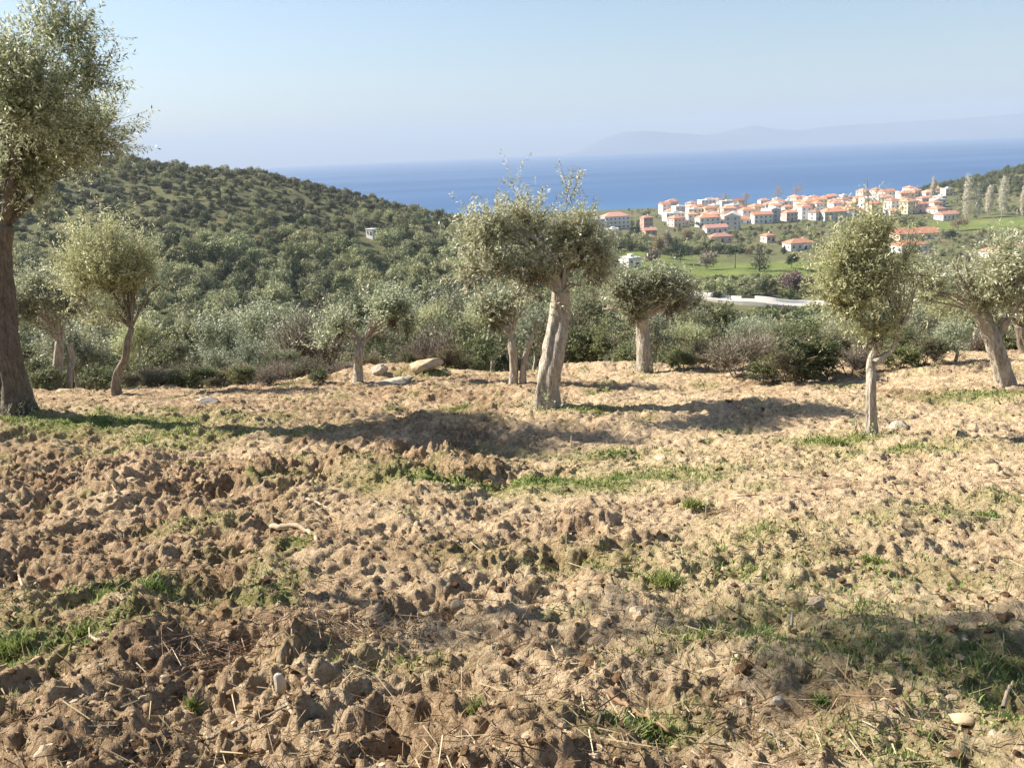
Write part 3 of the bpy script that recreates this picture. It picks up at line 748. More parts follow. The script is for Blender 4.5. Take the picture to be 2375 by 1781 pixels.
near_tree('olive_tree', 'olive tree with straight grey trunk and flat crown standing in a patch of shade', 'olive tree', (1493, 866),
          [[(1493, 872, 0.19), (1492, 820, 0.155), (1491, 770, 0.15), (1490, 738, 0.14)]],
          [(1440, 690, 55, 38, 1.0), (1500, 675, 60, 40, 1.0), (1555, 695, 55, 38, 1.0), (1490, 720, 75, 28, 0.9), (1400, 715, 35, 28, 0.7), (1590, 720, 30, 28, 0.6)],
          1150, M['olive_silver'], M['bark'], seed=19, suckers=40, limb_r=0.08, flare=0.3, tw_len=0.54, up=1.0, clump=1.5, thr=-0.05, ll=0.085, lw=0.025, per=18)
near_tree('olive_tree', 'olive tree with dark trunk half hidden behind the leaning one', 'olive tree', (2388, 850),
          [[(2392, 855, 0.16), (2382, 800, 0.13), (2372, 755, 0.12)]],
          [(2350, 690, 70, 50, 1.0), (2420, 680, 70, 55, 1.0), (2385, 640, 60, 40, 0.9), (2310, 720, 40, 30, 0.7)],
          800, M['olive_dark'], M['bark_dark'], y=19.0, seed=20, limb_r=0.06, flare=0.3, tw_len=0.42, up=0.6, clump=2.0, thr=-0.12, ll=0.085, lw=0.025, per=18)
# an olive outside the frame on the left: its shade falls across the near field
_r = empty('olive_tree', (-6.1, 6.7, float(macro(-6.1, 6.7)) - 0.05), 'olive tree whose crown shades the near field', 'olive tree')
link('trunk', tri_mesh('trunk', tube(curve([(0, 0, -.1), (-.1, 0, 1.2), (-.3, .1, 3.0), (-.1, .2, 5.6)], 20), np.linspace(.09, .05, 20), 14, .15, .5 * np.exp(-np.linspace(0, 1, 20) * 10)), M['bark_dark']), _r)
link('crown', crown_mesh('crown', [(0, 0, 6.6, .9, .7, .6, 1), (.9, -.3, 6.9, .7, .6, .6, 1), (-.9, .3, 6.3, .8, .6, .6, 1), (.3, 0, 7.5, .7, .6, .6, 1), (1.6, -.2, 7.4, .5, .5, .5, .8)], 420, M['olive_dark'], tw_len=0.42, up=0.35, clump=1.2, thr=-0.02, ll=0.085, lw=0.025, per=18, r=np.random.default_rng(5)), _r)
#@@SCRUB
# ------------------------------------------------------------------ scrub and trees beyond the field
def proto(seed, h, w, n_tw, mat_key, trunk=None, lob=7, **kw):
    """crown mesh and stem mesh of a plant of height h and width w, foot at the origin"""
    r = np.random.default_rng(seed)
    zb = h * (0.30 if trunk == 'tree' else 0.08)
    lobes = []
    for i in range(lob):
        a = r.random() * 6.28; q = 0.30 * w * r.random() ** 0.5
        rr = w * (0.17 + 0.12 * r.random())
        z = zb + (h - zb) * (0.28 + 0.55 * r.random()) * (1 - 0.35 * (q / (0.3 * w)) ** 2)
        lobes.append((q * math.cos(a), q * math.sin(a), z, rr, rr, rr * (0.8 if h < w * 1.4 else 1.1), 1.0))
    zs = max(l[2] + l[5] for l in lobes) + kw.get('tw_len', .4) * 0.4
    k = h / zs
    lobes = [(a, b, c * k, d, e, f * k, g) for a, b, c, d, e, f, g in lobes]
    sub = []
    for (a, b, c, d, e, f, g) in lobes:
        for _ in range(4):
            v = norm(r.normal(size=3)) * r.random() ** 0.4 * 0.7; q = 0.36 + 0.2 * r.random()
            sub.append((a + v[0] * d, b + v[1] * e, c + v[2] * f, d * q, e * q, f * q, 0.5 + r.random()))
    cm = crown_mesh('crown', sub, n_tw, M[mat_key], r=r, **kw)
    sm = None
    if trunk:
        parts = []
        ns = 1 if trunk == 'tree' else 4
        for i in range(ns):
            a = r.random() * 6.28
            top = np.array([math.cos(a) * w * (0.05 if ns == 1 else 0.2), math.sin(a) * w * (0.05 if ns == 1 else 0.2), h * (0.5 if ns == 1 else 0.55)])
            P = curve([(0, 0, -0.25), top * 0.45 + r.normal(size=3) * 0.04 * h, top], 8)
            parts.append(tube(P, np.linspace(0.035 * h if ns == 1 else 0.013 * h, 0.016 * h if ns == 1 else 0.006 * h, 8), 7, 0.15, r=r))
            for q in range(3):
                i2 = r.integers(4, 8); tip = P[i2] + np.array([*(r.normal(size=2) * 0.22 * w), 0.22 * h])
                parts.append(tube(curve([P[i2], (P[i2] + tip) / 2, tip], 4), np.linspace(0.014 * h, 0.005 * h, 4), 4, r=r))
        sm = tri_mesh('trunk', join(parts), M['bark'] if trunk == 'tree' else M['twig'])
    return dict(crown=cm, stem=sm, h=h, w=w, sname='trunk' if trunk == 'tree' else 'stem')

MID = {
    'olive': [proto(101, 3.6, 3.2, 600, 'belt_olive', 'tree', ll=0.11, lw=0.036, per=14, tw_len=0.45, clump=1.6, thr=-0.1),
              proto(102, 3.4, 3.4, 600, 'belt_silver', 'tree', 8, ll=0.11, lw=0.036, per=14, tw_len=0.45, clump=1.6, thr=-0.1),
              proto(103, 4.2, 3.2, 620, 'olive_yellow', 'tree', 8, ll=0.10, lw=0.032, per=14, tw_len=0.55, up=0.9, clump=1.6, thr=-0.15)],
    'maquis': [proto(111, 2.4, 2.8, 560, 'maquis', 'bush', 9, ll=0.11, lw=0.05, per=14, tw_len=0.35, clump=1.8, thr=-0.1),
               proto(112, 2.8, 2.6, 560, 'maquis', 'bush', 8, ll=0.11, lw=0.05, per=14, tw_len=0.35, clump=1.8, thr=-0.1)],
    'grey': [proto(121, 2.2, 2.6, 420, 'bare_grey', 'bush', 8, ll=0.16, lw=0.012, per=16, tw_len=0.6, up=0.9, stems=1.0, clump=1.2, thr=-0.3, spread=0.5),
             proto(122, 2.6, 2.4, 420, 'garrigue', 'bush', 8, ll=0.13, lw=0.025, per=14, tw_len=0.5, up=0.8, stems=0.8, clump=1.5, thr=-0.2)],
    'ochre': [proto(131, 2.6, 2.4, 420, 'far_dry', 'bush', 7, ll=0.12, lw=0.035, per=14, tw_len=0.5, up=0.8, stems=0.6, clump=1.5, thr=-0.2)],
}
MID_NAME = {'olive': ('olive_tree', 'olive tree'), 'maquis': ('evergreen_shrub', 'shrub'), 'grey': ('twiggy_shrub', 'shrub'), 'ochre': ('dry_shrub', 'shrub')}

def plant(p, name, x, y, scale, label, cat, group, rot=None, z=None, sink=0.0):
    o = empty(name, (x, y, (float(macro(x, y)) if z is None else z) - sink), label, cat, group)
    o.rotation_euler = (0, 0, random.random() * 6.28 if rot is None else rot)
    o.scale = (scale, scale, scale) if isinstance(scale, float) else scale
    if p['stem']: link(p['sname'], p['stem'], o)
    link('crown', p['crown'], o)
    return o

EDGE = [  # pixel column, row of the top, depth in metres, kind, variant, label
    (430, 835, 25.6, 'grey', 0, 'bare grey-brown shrub beside the thin crooked olive stem'),
    (490, 800, 28, 'olive', 1, 'small silvery olive behind the bare shrubs left of the twin of stones'),
    (585, 788, 26.2, 'olive', 1, 'rounded silvery olive bush low over the field edge'),
    (650, 800, 29, 'olive', 0, None), (700, 828, 25.4, 'grey', 0, 'brown twiggy shrub in front of the low silvery olive'),
    (540, 700, 42, 'olive', 1, None), (600, 690, 48, 'olive', 0, None), (668, 715, 38, 'olive', 1, None), (400, 775, 30, 'olive', 0, None),
    (350, 815, 27, 'maquis', 0, None), (215, 840, 26.5, 'maquis', 1, 'dark evergreen shrub between the crooked stem and the two pale trunks'),
    (75, 815, 27, 'maquis', 0, None), (745, 745, 35, 'olive', 1, None), (1000, 768, 27, 'grey', 0, 'grey leafless shrub growing above the stone slabs'),
    (955, 790, 28, 'grey', 1, None), (1040, 735, 33, 'grey', 0, None), (1100, 765, 25.6, 'maquis', 1, 'dense dark green shrub beside the two thin pale stems'),
    (1072, 825, 24.2, 'maquis', 0, 'low blue-grey shrub right of the stone slabs'), (1130, 690, 37, 'olive', 0, None), (905, 690, 50, 'olive', 1, None), (820, 665, 58, 'olive', 0, None),
    (1040, 655, 55, 'olive', 1, None), (1345, 745, 27, 'maquis', 0, None), (1405, 755, 26.5, 'maquis', 1, 'dark shrub over the bright grass bank'), (1345, 655, 40, 'olive', 0, None),
    (1420, 650, 46, 'olive', 2, None), (1560, 628, 42, 'ochre', 0, 'ochre-brown tree above the flat-crowned olive'), (1530, 715, 30, 'olive', 1, None), (1600, 705, 33, 'olive', 0, None),
    (1645, 755, 27, 'maquis', 1, None), (1610, 815, 25.2, 'maquis', 0, None), (1690, 780, 26, 'grey', 1, None), (1755, 765, 25.2, 'grey', 0, 'pale leafless shrub above the dark hollow at the field edge'),
    (1720, 735, 32, 'olive', 1, None), (1800, 735, 30, 'olive', 0, None), (1870, 742, 26.5, 'maquis', 0, 'dark green leafy shrub left of the forked slender olive'), (1905, 800, 24.6, 'maquis', 1, None),
    (1940, 735, 29, 'olive', 1, None), (1965, 800, 25.4, 'grey', 1, None), (2095, 745, 28, 'olive', 0, None), (2150, 705, 30, 'olive', 1, None), (2185, 775, 25.6, 'maquis', 1, None),
    (2232, 770, 26, 'olive', 1, None), (2105, 815, 24.8, 'maquis', 0, None), (1820, 850, 24.2, 'grey', 0, None), (1565, 795, 25.6, 'maquis', 0, None), (1455, 790, 25.4, 'maquis', 0, None),
    (2075, 625, 46, 'olive', 1, None), (2185, 600, 55, 'olive', 0, None), (2310, 600, 44, 'olive', 1, None), (1750, 790, 28, 'maquis', 1, None), (1480, 690, 38, 'olive', 0, None),
    (300, 720, 36, 'olive', 0, None), (450, 735, 38, 'olive', 2, None), (860, 740, 34, 'olive', 0, None), (20, 770, 32, 'maquis', 1, None), (130, 760, 36, 'olive', 0, None),
    (1250, 715, 34, 'olive', 1, None), (1290, 770, 27, 'grey', 1, None), (2360, 780, 24, 'maquis', 1, None), (2290, 800, 24.2, 'grey', 0, None), (1660, 690, 52, 'maquis', 0, None), (1820, 745, 40, 'maquis', 1, None),
    (720, 850, 24.6, 'grey', 1, None), (640, 860, 24.8, 'grey', 0, None), (540, 860, 24.6, 'ochre', 0, None), (470, 865, 24.6, 'maquis', 0, None), (380, 870, 24.9, 'grey', 1, None), (770, 845, 26, 'grey', 0, None)]
GEN = {'olive': ('olive tree in the dense belt just below the field edge', 'olives just below the field edge'),
       'maquis': ('dark evergreen shrub in the belt just below the field edge', 'evergreen shrubs just below the field edge'),
       'grey': ('twiggy grey-brown shrub in the belt just below the field edge', 'twiggy shrubs just below the field edge'),
       'ochre': ('ochre dry shrub at the edge of the ploughed field', 'dry shrubs at the field edge')}
TINT = {'olive': ['grey-green', 'silvery', 'yellowish'], 'maquis': ['spreading', 'upright'], 'grey': ['bare', 'sparsely leaved'], 'ochre': ['dry']}
def looks(kind, var, h):
    return ('waist-high ' if h < 1.3 else 'low ' if h < 2.1 else 'tall ' if h > 3.4 else '') + TINT[kind][var] + ' '
for px, top, d, kind, var, lab in EDGE:
    p = MID[kind][var % len(MID[kind])]
    t = at_depth(px, top, d)
    z0 = float(field_z(t[0], d, False)) if d < 25.3 else float(macro(t[0], d))
    hgt = float(np.clip(t[2] - z0, 0.7, 7.0))
    s = hgt / p['h']; sw = min(max(s, 0.5), 1.5 if kind == 'olive' else 1.25)
    nm, cat = MID_NAME[kind]
    gl = looks(kind, var % len(MID[kind]), hgt) + GEN[kind][0]
    plant(p, nm, t[0], d, (sw, sw, s), lab or gl, cat, None if lab else gl.replace(' in the ', 's in the '), z=z0, sink=0.05)
# bushes that stand on the field itself, in front of the belt
for px, py, hgt, kind, var, lab in ((1582, 858, 1.1, 'maquis', 0, 'low dark bush at the bend of the field edge right of the flat-crowned olive'), (1640, 868, 1.5, 'grey', 1, 'thin-leaved grey bush on the field left of the pale leafless one'),
        (1715, 880, 1.7, 'grey', 0, 'pale leafless bush standing on the field before the hollow'), (1768, 888, 1.2, 'maquis', 1, 'squat dark bush shading the hollow at the field edge'), (1818, 894, 1.5, 'grey', 1, 'sprawling grey-green bush over the dark hollow'),
        (1866, 890, 2.0, 'maquis', 0, 'tallest green bush on the field left of the slender olive'), (1915, 880, 1.4, 'maquis', 1, 'dark green bush just behind the slender olive stem'), (1968, 872, 1.2, 'grey', 0, 'leafless bush right behind the slender olive stem'),
        (2085, 858, 1.2, 'maquis', 0, 'dark bush at the foot of the earth bank'), (2145, 850, 1.3, 'grey', 1, 'grey bush on the earth bank'), (2210, 842, 1.7, 'olive', 1, 'silvery olive sapling on the earth bank'),
        (425, 892, 0.9, 'grey', 0, 'bare bush on the left edge of the field'), (555, 896, 0.8, 'ochre', 0, 'rusty bush on the left edge of the field'), (630, 898, 0.9, 'grey', 0, 'brown bare bush left of the small white stones'), (735, 893, 0.9, 'maquis', 1, 'small dark bush beside the low silvery olive')):
    g = ground_at(px, py); p = MID[kind][var % len(MID[kind])]; s = float(0.55 * hgt / p['h']); nm, cat = MID_NAME[kind]
    plant(p, nm, float(g[0]), float(g[1]), (s * 1.35, s * 1.35, s), lab, cat, None, z=float(field_z(g[0], g[1], False)), sink=0.05)
# low growth straggling over the lip of the field
for i in range(46):
    x = float(rng.random() * 27 - 13.5); d = float(22.9 + 2.2 * rng.random() + 0.35 * math.sin(x))
    kind = ['grey', 'maquis', 'maquis', 'ochre', 'maquis', 'grey'][rng.integers(6)]
    if abs(x - 2.2) < 1.6: continue
    p = MID[kind][rng.integers(len(MID[kind]))]; s = float(0.13 + 0.22 * rng.random() ** 1.5)
    lab = {'grey': 'knee-high bare brushwood straggling over the lip of the field', 'maquis': 'knee-high dark green bush straggling over the lip of the field', 'ochre': 'knee-high rusty dry bush straggling over the lip of the field'}[kind]
    plant(p, {'grey': 'brushwood', 'maquis': 'low_bush', 'ochre': 'dry_bush'}[kind], x, d, (s * 1.3, s * 1.3, s), lab, 'shrub', lab.split(' straggling')[0] + ' along the lip', z=float(field_z(x, d, False)), sink=0.03)
# the slope beyond, filled in at random
fill = []
for _ in range(900):
    d = 27 + 65 * rng.random() ** 0.8; x = (rng.random() * 1.3 - 0.65) * d
    if all((x - a) ** 2 + (d - b) ** 2 > (2.2 + 0.016 * d) ** 2 for a, b in fill):
        fill.append((x, d))
for x, d in fill[:170]:
    q = rng.random(); kind = 'olive' if q < 0.4 else 'maquis' if q < 0.82 else 'grey' if q < 0.95 else 'ochre'
    right = x / d > 0.05
    vi = int(rng.integers(len(MID[kind]))); p = MID[kind][vi]
    top_row_z = CAM_Z + d * (-0.185 if 0.13 < x / d < 0.36 else -0.165 if right else -0.15)
    z0 = float(macro(x, d))
    hmax = max(top_row_z - z0, 1.2)
    hgt = min(hmax, p['h'] * (0.75 + 0.6 * rng.random()))
    s = float(hgt / p['h']); nm, cat = MID_NAME[kind]
    lab = {'olive': 'olive tree on the steep slope dropping away beyond the field edge', 'maquis': 'dark evergreen shrub on the steep slope beyond the field edge',
           'grey': 'twiggy grey shrub on the steep slope beyond the field edge', 'ochre': 'dry ochre shrub on the steep slope beyond the field edge'}[kind]
    lab = looks(kind, vi, hgt) + lab
    plant(p, nm, x, d, (max(s, 0.7), max(s, 0.7), s), lab, cat, lab.split(' on ')[0] + 's on the steep slope', sink=0.05)

# ---- far plants: each one mesh
def far_proto(seed, h, w, n, mat_key, size, lob=7, up=0.4):
    """a rounded head built of small boughs, dense outside, so that it shades itself like a tree"""
    r = np.random.default_rng(seed)
    lobes = []
    for i in range(lob):
        a = r.random() * 6.28; q = 0.26 * w * r.random() ** 0.5; rr = w * (0.20 + 0.12 * r.random())
        c = np.array([q * math.cos(a), q * math.sin(a), h * (0.40 + 0.28 * r.random())])
        for _ in range(5):
            v = norm(r.normal(size=3) + np.array([0, 0, 0.25])) * 0.72
            k = 0.36 + 0.22 * r.random()
            lobes.append((c[0] + v[0] * rr, c[1] + v[1] * rr, max(c[2] + v[2] * min(rr, h * 0.34), h * 0.1), rr * k, rr * k, min(rr, h * 0.34) * k, 0.6 + r.random()))
    V, Q, _ = foliage(lobes, n, tw_len=size * 1.2, per=3, ll=size, lw=size * 0.7, up=up, clump=0.9, thr=-0.3, stems=0, r=r, lump=1.0, shell=0.8)
    return V, Q
FARK = {'olive': ('far_olive', 4.2, 4.6), 'maquis': ('far_maquis', 3.2, 4.0), 'dry': ('far_dry', 2.8, 3.2), 'garrigue': ('garrigue', 1.6, 3.0), 'bare': ('bare_grey', 5.5, 4.0)}
FARP = {}
for i, (k, (mk, h, w)) in enumerate(FARK.items()):
    hi = [far_proto(200 + i * 10 + q, h, w, 520 if k in ('olive', 'maquis') else 260, mk, 0.27, 8) for q in range(3)]
    FARP[k] = dict(mesh=[mesh_np(k + '_far', V, [Q], M[mk]) for V, Q in hi])

ROAD_PX = [(1540, 683), (1600, 690), (1690, 702), (1790, 709), (1900, 718), (2020, 728)]
ROAD = np.array([ground_at(a, b) for a, b in ROAD_PX])
ROADC = curve(ROAD, 60)
HOUSE_POS = []      # filled by the village part
# ------------------------------------------------------------------ the village by the shore
BOXV = np.array([(-.5, -.5, 0), (.5, -.5, 0), (.5, .5, 0), (-.5, .5, 0), (-.5, -.5, 1), (.5, -.5, 1), (.5, .5, 1), (-.5, .5, 1)], float)
BOXF = np.array([(0, 3, 2, 1), (4, 5, 6, 7), (0, 1, 5, 4), (1, 2, 6, 5), (2, 3, 7, 6), (3, 0, 4, 7)])
def boxm(name, sx, sy, sz, m): return mesh_np(name, BOXV * (sx, sy, sz), [BOXF], m)
WIN = boxm('window', 1.15, 0.12, 1.4, M['glass']); DOOR = boxm('door', 1.2, 0.12, 2.2, M['wood']); CHIM = boxm('chimney', 0.7, 0.7, 1.5, M['white_wall'])
SILL = boxm('sill', 1.4, 0.25, 0.12, M['white_wall']); RAIL = {}
def roof_mesh(kind, w, d, h, m):
    o = 0.45; a, b = w / 2 + o, d / 2 + o; t = 0.22
    if kind == 'flat':
        V = np.vstack([BOXV * (w + 0.3, d + 0.3, 0.35), BOXV * (w * 0.3, d * 0.3, 1.0) + (w * 0.1, 0, 0.352)])
        return mesh_np('roof', V, [np.vstack([BOXF, BOXF + 8])], m)
    if kind == 'slab': return mesh_np('roof', BOXV * (w + 0.5, d + 0.5, 0.3), [BOXF], m)
    r = a - b if kind == 'hip' else a
    r = max(r, 0.4) if kind == 'hip' else r
    V = [(-a, -b, 0), (a, -b, 0), (a, b, 0), (-a, b, 0), (-a, -b, t), (a, -b, t), (a, b, t), (-a, b, t), (-r, 0, h + t), (r, 0, h + t)]
    return mesh_np('roof', V, [np.array([(0, 3, 2, 1), (0, 1, 5, 4), (1, 2, 6, 5), (2, 3, 7, 6), (3, 0, 4, 7), (4, 5, 9, 8), (6, 7, 8, 9)]), np.array([(5, 6, 9), (7, 4, 8)])], m)

def house(label, x, y, w, d, floors, rot, wall, roof, rkind='hip', group=None, cat='house', name='house', balcony=False, z=None):
    zs = [float(macro(x + a, y + b)) for a in (-w / 2, w / 2) for b in (-d / 2, d / 2)]
    z0 = float(np.mean(zs)) if z is None else z
    z0 = max(z0, 1.2)
    t = empty(name, (x, y, z0), label, cat, group); t.rotation_euler = (0, 0, rot)
    h = 3.0 * floors + 0.3
    link('wall', boxm('wall', w, d, h + 2.5, M[wall]), t, (0, 0, -2.5))
    rf = link('roof', roof_mesh(rkind, w, d, min(w, d) * 0.24, M[roof]), t, (0, 0, h + 0.003))
    if rkind not in ('flat', 'slab'): link('chimney', CHIM, rf, (w * 0.22, d * 0.12, min(w, d) * 0.1))
    nw = max(2, int(w / 3.2)); nd = max(1, int(d / 3.6))
    for f in range(floors):
        for i in range(nw):
            px = (i + 0.5) / nw * w - w / 2
            if f == 0 and i == nw // 2:
                link('door', DOOR, t, (px, -d / 2 - 0.02, 0.05)); continue
            wi = link('window', WIN, t, (px, -d / 2 - 0.02, f * 3.0 + 1.0)); link('sill', SILL, wi, (0, -0.06, -0.13))
        for i in range(nd):
            py = (i + 0.5) / nd * d - d / 2
            for s in (-1, 1):
                wi = link('window', WIN, t, (s * (w / 2 + 0.02), py, f * 3.0 + 1.0)); wi.rotation_euler = (0, 0, math.pi / 2)
        if balcony and f > 0:
            link('balcony', boxm('balcony', w * 0.92, 1.3, 1.0, M['white_wall']), t, (0, -d / 2 - 0.68, f * 3.0 - 0.1))
    HOUSE_POS.append((x, y, max(w, d) * 0.5))
    return t

def house_px(label, px0, px1, py, floors, wall, roof, rkind='hip', rot=None, depth=None, **kw):
    g = ground_at((px0 + px1) / 2, py)
    if g[1] > 1010: g = g / g[1] * 1010
    w = float(np.clip((px1 - px0) / F_PX * g[1], 5.5, 34)); d = depth or min(max(w * 0.6, 6.5), 12)
    rot = rot if rot is not None else 0.35
    return house(label, float(g[0]), float(g[1]) + d * 0.3, w, d, floors, rot, wall, roof, rkind, **kw)

house_px('long white flat-roofed hotel with balconies at the seaward end of the village', 1342, 1402, 540, 3, 'white_wall', 'flat_roof', 'flat', 0.12, cat='hotel', name='hotel', balcony=True)
house_px('large faded pink-roofed guesthouse beside the long white hotel', 1398, 1458, 532, 3, 'white_wall', 'pink_roof', 'hip', 0.2, balcony=True)
house_px('small white two-storey house just below the pink-roofed guesthouse', 1407, 1434, 555, 2, 'white_wall', 'flat_roof', 'flat', 0.3)
house_px('dark red three-storey house beside the tall dark cypresses', 1489, 1512, 536, 3, 'brick_wall', 'red_roof', 'hip', 0.3)
house_px('brick-red two-storey house below the dark red one', 1494, 1521, 559, 2, 'brick_wall', 'red_roof', 'gable', 0.2)
house_px('low pale house with faded pink roof behind the long white wall', 1486, 1522, 572, 1, 'white_wall', 'pink_roof', 'gable', 0.15)
house_px('small cottage with orange-red roof left of the long white wall', 1326, 1360, 577, 1, 'pink_wall', 'orange_roof', 'hip', 0.3)
house_px('white flat-roofed shed on its own at the edge of the brown field', 1447, 1476, 619, 1, 'white_wall', 'flat_roof', 'flat', 0.5, cat='shed', name='shed')
house_px('white low block on the shore left of the cream houses', 1541, 1586, 513, 2, 'white_wall', 'flat_roof', 'flat', 0.2)
house_px('cream yellow three-storey block near the shore', 1594, 1626, 512, 3, 'cream_wall', 'flat_roof', 'flat', 0.2)
house_px('cream house with orange hip roof beside the cream yellow block', 1630, 1662, 510, 3, 'cream_wall', 'orange_roof', 'hip', 0.3)
house_px('tall white flat-roofed block rising over the cream houses', 1622, 1658, 496, 4, 'white_wall', 'flat_roof', 'flat', 0.25)
house_px('broad house with bright orange roof under the tan plane trees', 1664, 1700, 505, 2, 'cream_wall', 'orange_roof', 'gable', 0.15)
house_px('white gabled house right of the bright orange roof', 1702, 1736, 503, 2, 'white_wall', 'orange_roof', 'gable', 1.2)
house_px('large white house with orange roof facing the olive groves', 1618, 1668, 526, 2, 'white_wall', 'orange_roof', 'hip', 0.2)
house_px('big pale grey gabled house at the village front', 1674, 1728, 533, 3, 'grey_wall', 'flat_roof', 'gable', 1.25)
house_px('low building with long crimson roof at the village front', 1636, 1686, 541, 1, 'white_wall', 'red_roof', 'gable', 0.1)
house_px('cottage with dull red roof among trees below the crimson roof', 1648, 1698, 562, 1, 'pink_wall', 'red_roof', 'hip', 0.1)
house_px('long low white house with orange roof beside the grey gable', 1746, 1790, 518, 2, 'white_wall', 'orange_roof', 'gable', 0.1)
house_px('narrow grey gabled house in the middle of the village', 1789, 1812, 516, 3, 'grey_wall', 'flat_roof', 'gable', 1.3)
house_px('pink-white house with small dark windows right of the narrow grey gable', 1818, 1848, 514, 2, 'pink_wall', 'orange_roof', 'hip', 0.3)
house_px('small orange-roofed cottage among olives left of the white cottage', 1772, 1794, 563, 1, 'pink_wall', 'orange_roof', 'hip', 0.3)
house_px('white cottage with wide orange roof above the green meadow', 1824, 1886, 580, 1, 'white_wall', 'orange_roof', 'hip', 0.25)
house_px('bright white two-storey house at the foot of the orange roofs', 1880, 1902, 512, 2, 'white_wall', 'orange_roof', 'hip', 0.7)
house_px('long grey-white house beside the bright white two-storey one', 1906, 1964, 513, 2, 'grey_wall', 'orange_roof', 'hip', 0.15)
house_px('small white cube house on the skyline above the orange roofs', 1950, 1964, 468, 2, 'white_wall', 'flat_roof', 'flat', 0.3)
house_px('white cubic block right of the tallest orange roof', 1996, 2024, 487, 3, 'white_wall', 'flat_roof', 'flat', 0.4)
house_px('wide house with pale pink roof on the skyline of the village', 2026, 2070, 474, 2, 'white_wall', 'pink_roof', 'hip', 0.2)
house_px('cream and lilac apartment block above the big dark tree', 2089, 2128, 497, 3, 'cream_wall', 'pink_roof', 'hip', 0.6)
house_px('pink house between the apartment block and the upper white house', 2130, 2152, 480, 2, 'pink_wall', 'pink_roof', 'hip', 0.4)
house_px('white house high at the foot of the wooded hill', 2164, 2184, 456, 2, 'white_wall', 'orange_roof', 'hip', 0.3)
house_px('cream yellow house high at the foot of the wooded hill', 2187, 2208, 456, 2, 'cream_wall', 'flat_roof', 'flat', 0.3)
house_px('white farmhouse standing alone left of the tall poplars', 2175, 2222, 511, 1, 'white_wall', 'pink_roof', 'gable', 0.35)
house_px('long orange-roofed house below the big dark tree', 2080, 2172, 556, 1, 'cream_wall', 'orange_roof', 'gable', 0.05)
house_px('house with broad orange hip roof and white end wall nearest the groves', 2080, 2150, 586, 1, 'white_wall', 'orange_roof', 'hip', 0.2)
house_px('pale pink-roofed house among the olives at the valley side', 2284, 2330, 604, 1, 'white_wall', 'pink_roof', 'hip', 0.2)
house_px('low pale house beside the pink-roofed one among the olives', 2352, 2392, 592, 1, 'white_wall', 'pink_roof', 'hip', 0.2)
# the crowd of roofs between them
WALLN = {'white_wall': 'white', 'cream_wall': 'cream', 'pink_wall': 'pinkish', 'grey_wall': 'grey'}
ROOFN = {'orange_roof': 'orange tiled', 'pink_roof': 'faded pink tiled', 'flat_roof': 'pale flat'}
tries = 0; made = 0
while made < 130 and tries < 3000:
    tries += 1
    px = 1540 + 640 * rng.random(); row = 512 - (px - 1540) * 0.052 - 6 + 40 * (rng.random() - 0.45)
    g = ground_at(px, row, 300.0)
    if not (560 < g[1] < 1005) or float(macro(*g)) < 1.0: continue
    w = 6.5 + 6.5 * rng.random()
    if any((g[0] - a) ** 2 + (g[1] - b) ** 2 < (c + w * 0.5) ** 2 for a, b, c in HOUSE_POS): continue
    wall = ['white_wall', 'white_wall', 'white_wall', 'cream_wall', 'pink_wall', 'grey_wall'][rng.integers(6)]
    rk, rm = [('hip', 'orange_roof'), ('hip', 'orange_roof'), ('gable', 'orange_roof'), ('hip', 'pink_roof'), ('flat', 'flat_roof')][rng.integers(5)]
    fl = int(rng.integers(1, 4))
    lab = '%s %s house with %s %sroof packed into the shore village' % (['', 'single-storey', 'two-storey', 'three-storey'][fl], WALLN[wall], ROOFN[rm], {'hip': 'hip ', 'gable': 'gable ', 'flat': ''}[rk])
    house(lab, float(g[0]), float(g[1]), w, float(7 + 3 * rng.random()), fl, float(rng.random() * 0.9 - 0.1), wall, rm, rk, group=lab.replace(' house', ' houses'))
    made += 1

# the white hut and the pole on the left hill
hut = ground_at(863, 552)
hut_obj = house('small white flat-roofed hut alone among the scrub on the hill', float(hut[0]), float(hut[1]), 4.2, 3.8, 1, -0.6, 'white_wall', 'flat_roof', 'slab', cat='hut', name='hut', z=float(macro(*hut)) + 0.9)
hut_obj.scale = (0.72, 0.72, 0.66)
pg = ground_at(826, 556)
pt = empty('utility_pole', (pg[0], pg[1], float(macro(*pg))), 'thin grey utility pole beside the white hut on the hill', 'pole')
link('post', tri_mesh('post', tube([(0, 0, -.5), (0, 0, 5), (0, 0, 10.5)], [.16, .14, .11], 8), M['pole']), pt)
link('crossarm', boxm('crossarm', 1.8, 0.12, 0.14, M['pole']), pt, (0, 0, 9.8))

# road with its low white parapet
def ribbon(C, w, lift):
    T = norm(np.gradient(C, axis=0)); Nn = np.stack([-T[:, 1], T[:, 0]], -1)
    V = []
    for s in (-1, 1):
        q = C + Nn * s * w / 2
        V.append(np.stack([q[:, 0], q[:, 1], macro(C[:, 0], C[:, 1]) + lift], -1))
    n = len(C); V = np.vstack(V); i = np.arange(n - 1)
    return V, np.stack([i, i + 1, n + i + 1, n + i], -1)
RV, RQ = ribbon(ROADC, 5.0, 0.9)
RB = RV.copy(); RB[:, 2] -= 3.5
n = len(ROADC); i = np.arange(n - 1)
sides = np.vstack([np.stack([i + 1, i, 2 * n + i, 2 * n + i + 1], -1), np.stack([n + i, n + i + 1, 3 * n + i + 1, 3 * n + i], -1)])
tag(link('road', mesh_np('road', np.vstack([RV, RB]), [np.vstack([RQ[:, ::-1], sides])], M['road'])), 'pale concrete road crossing the valley below the meadow', 'road', kind='structure')
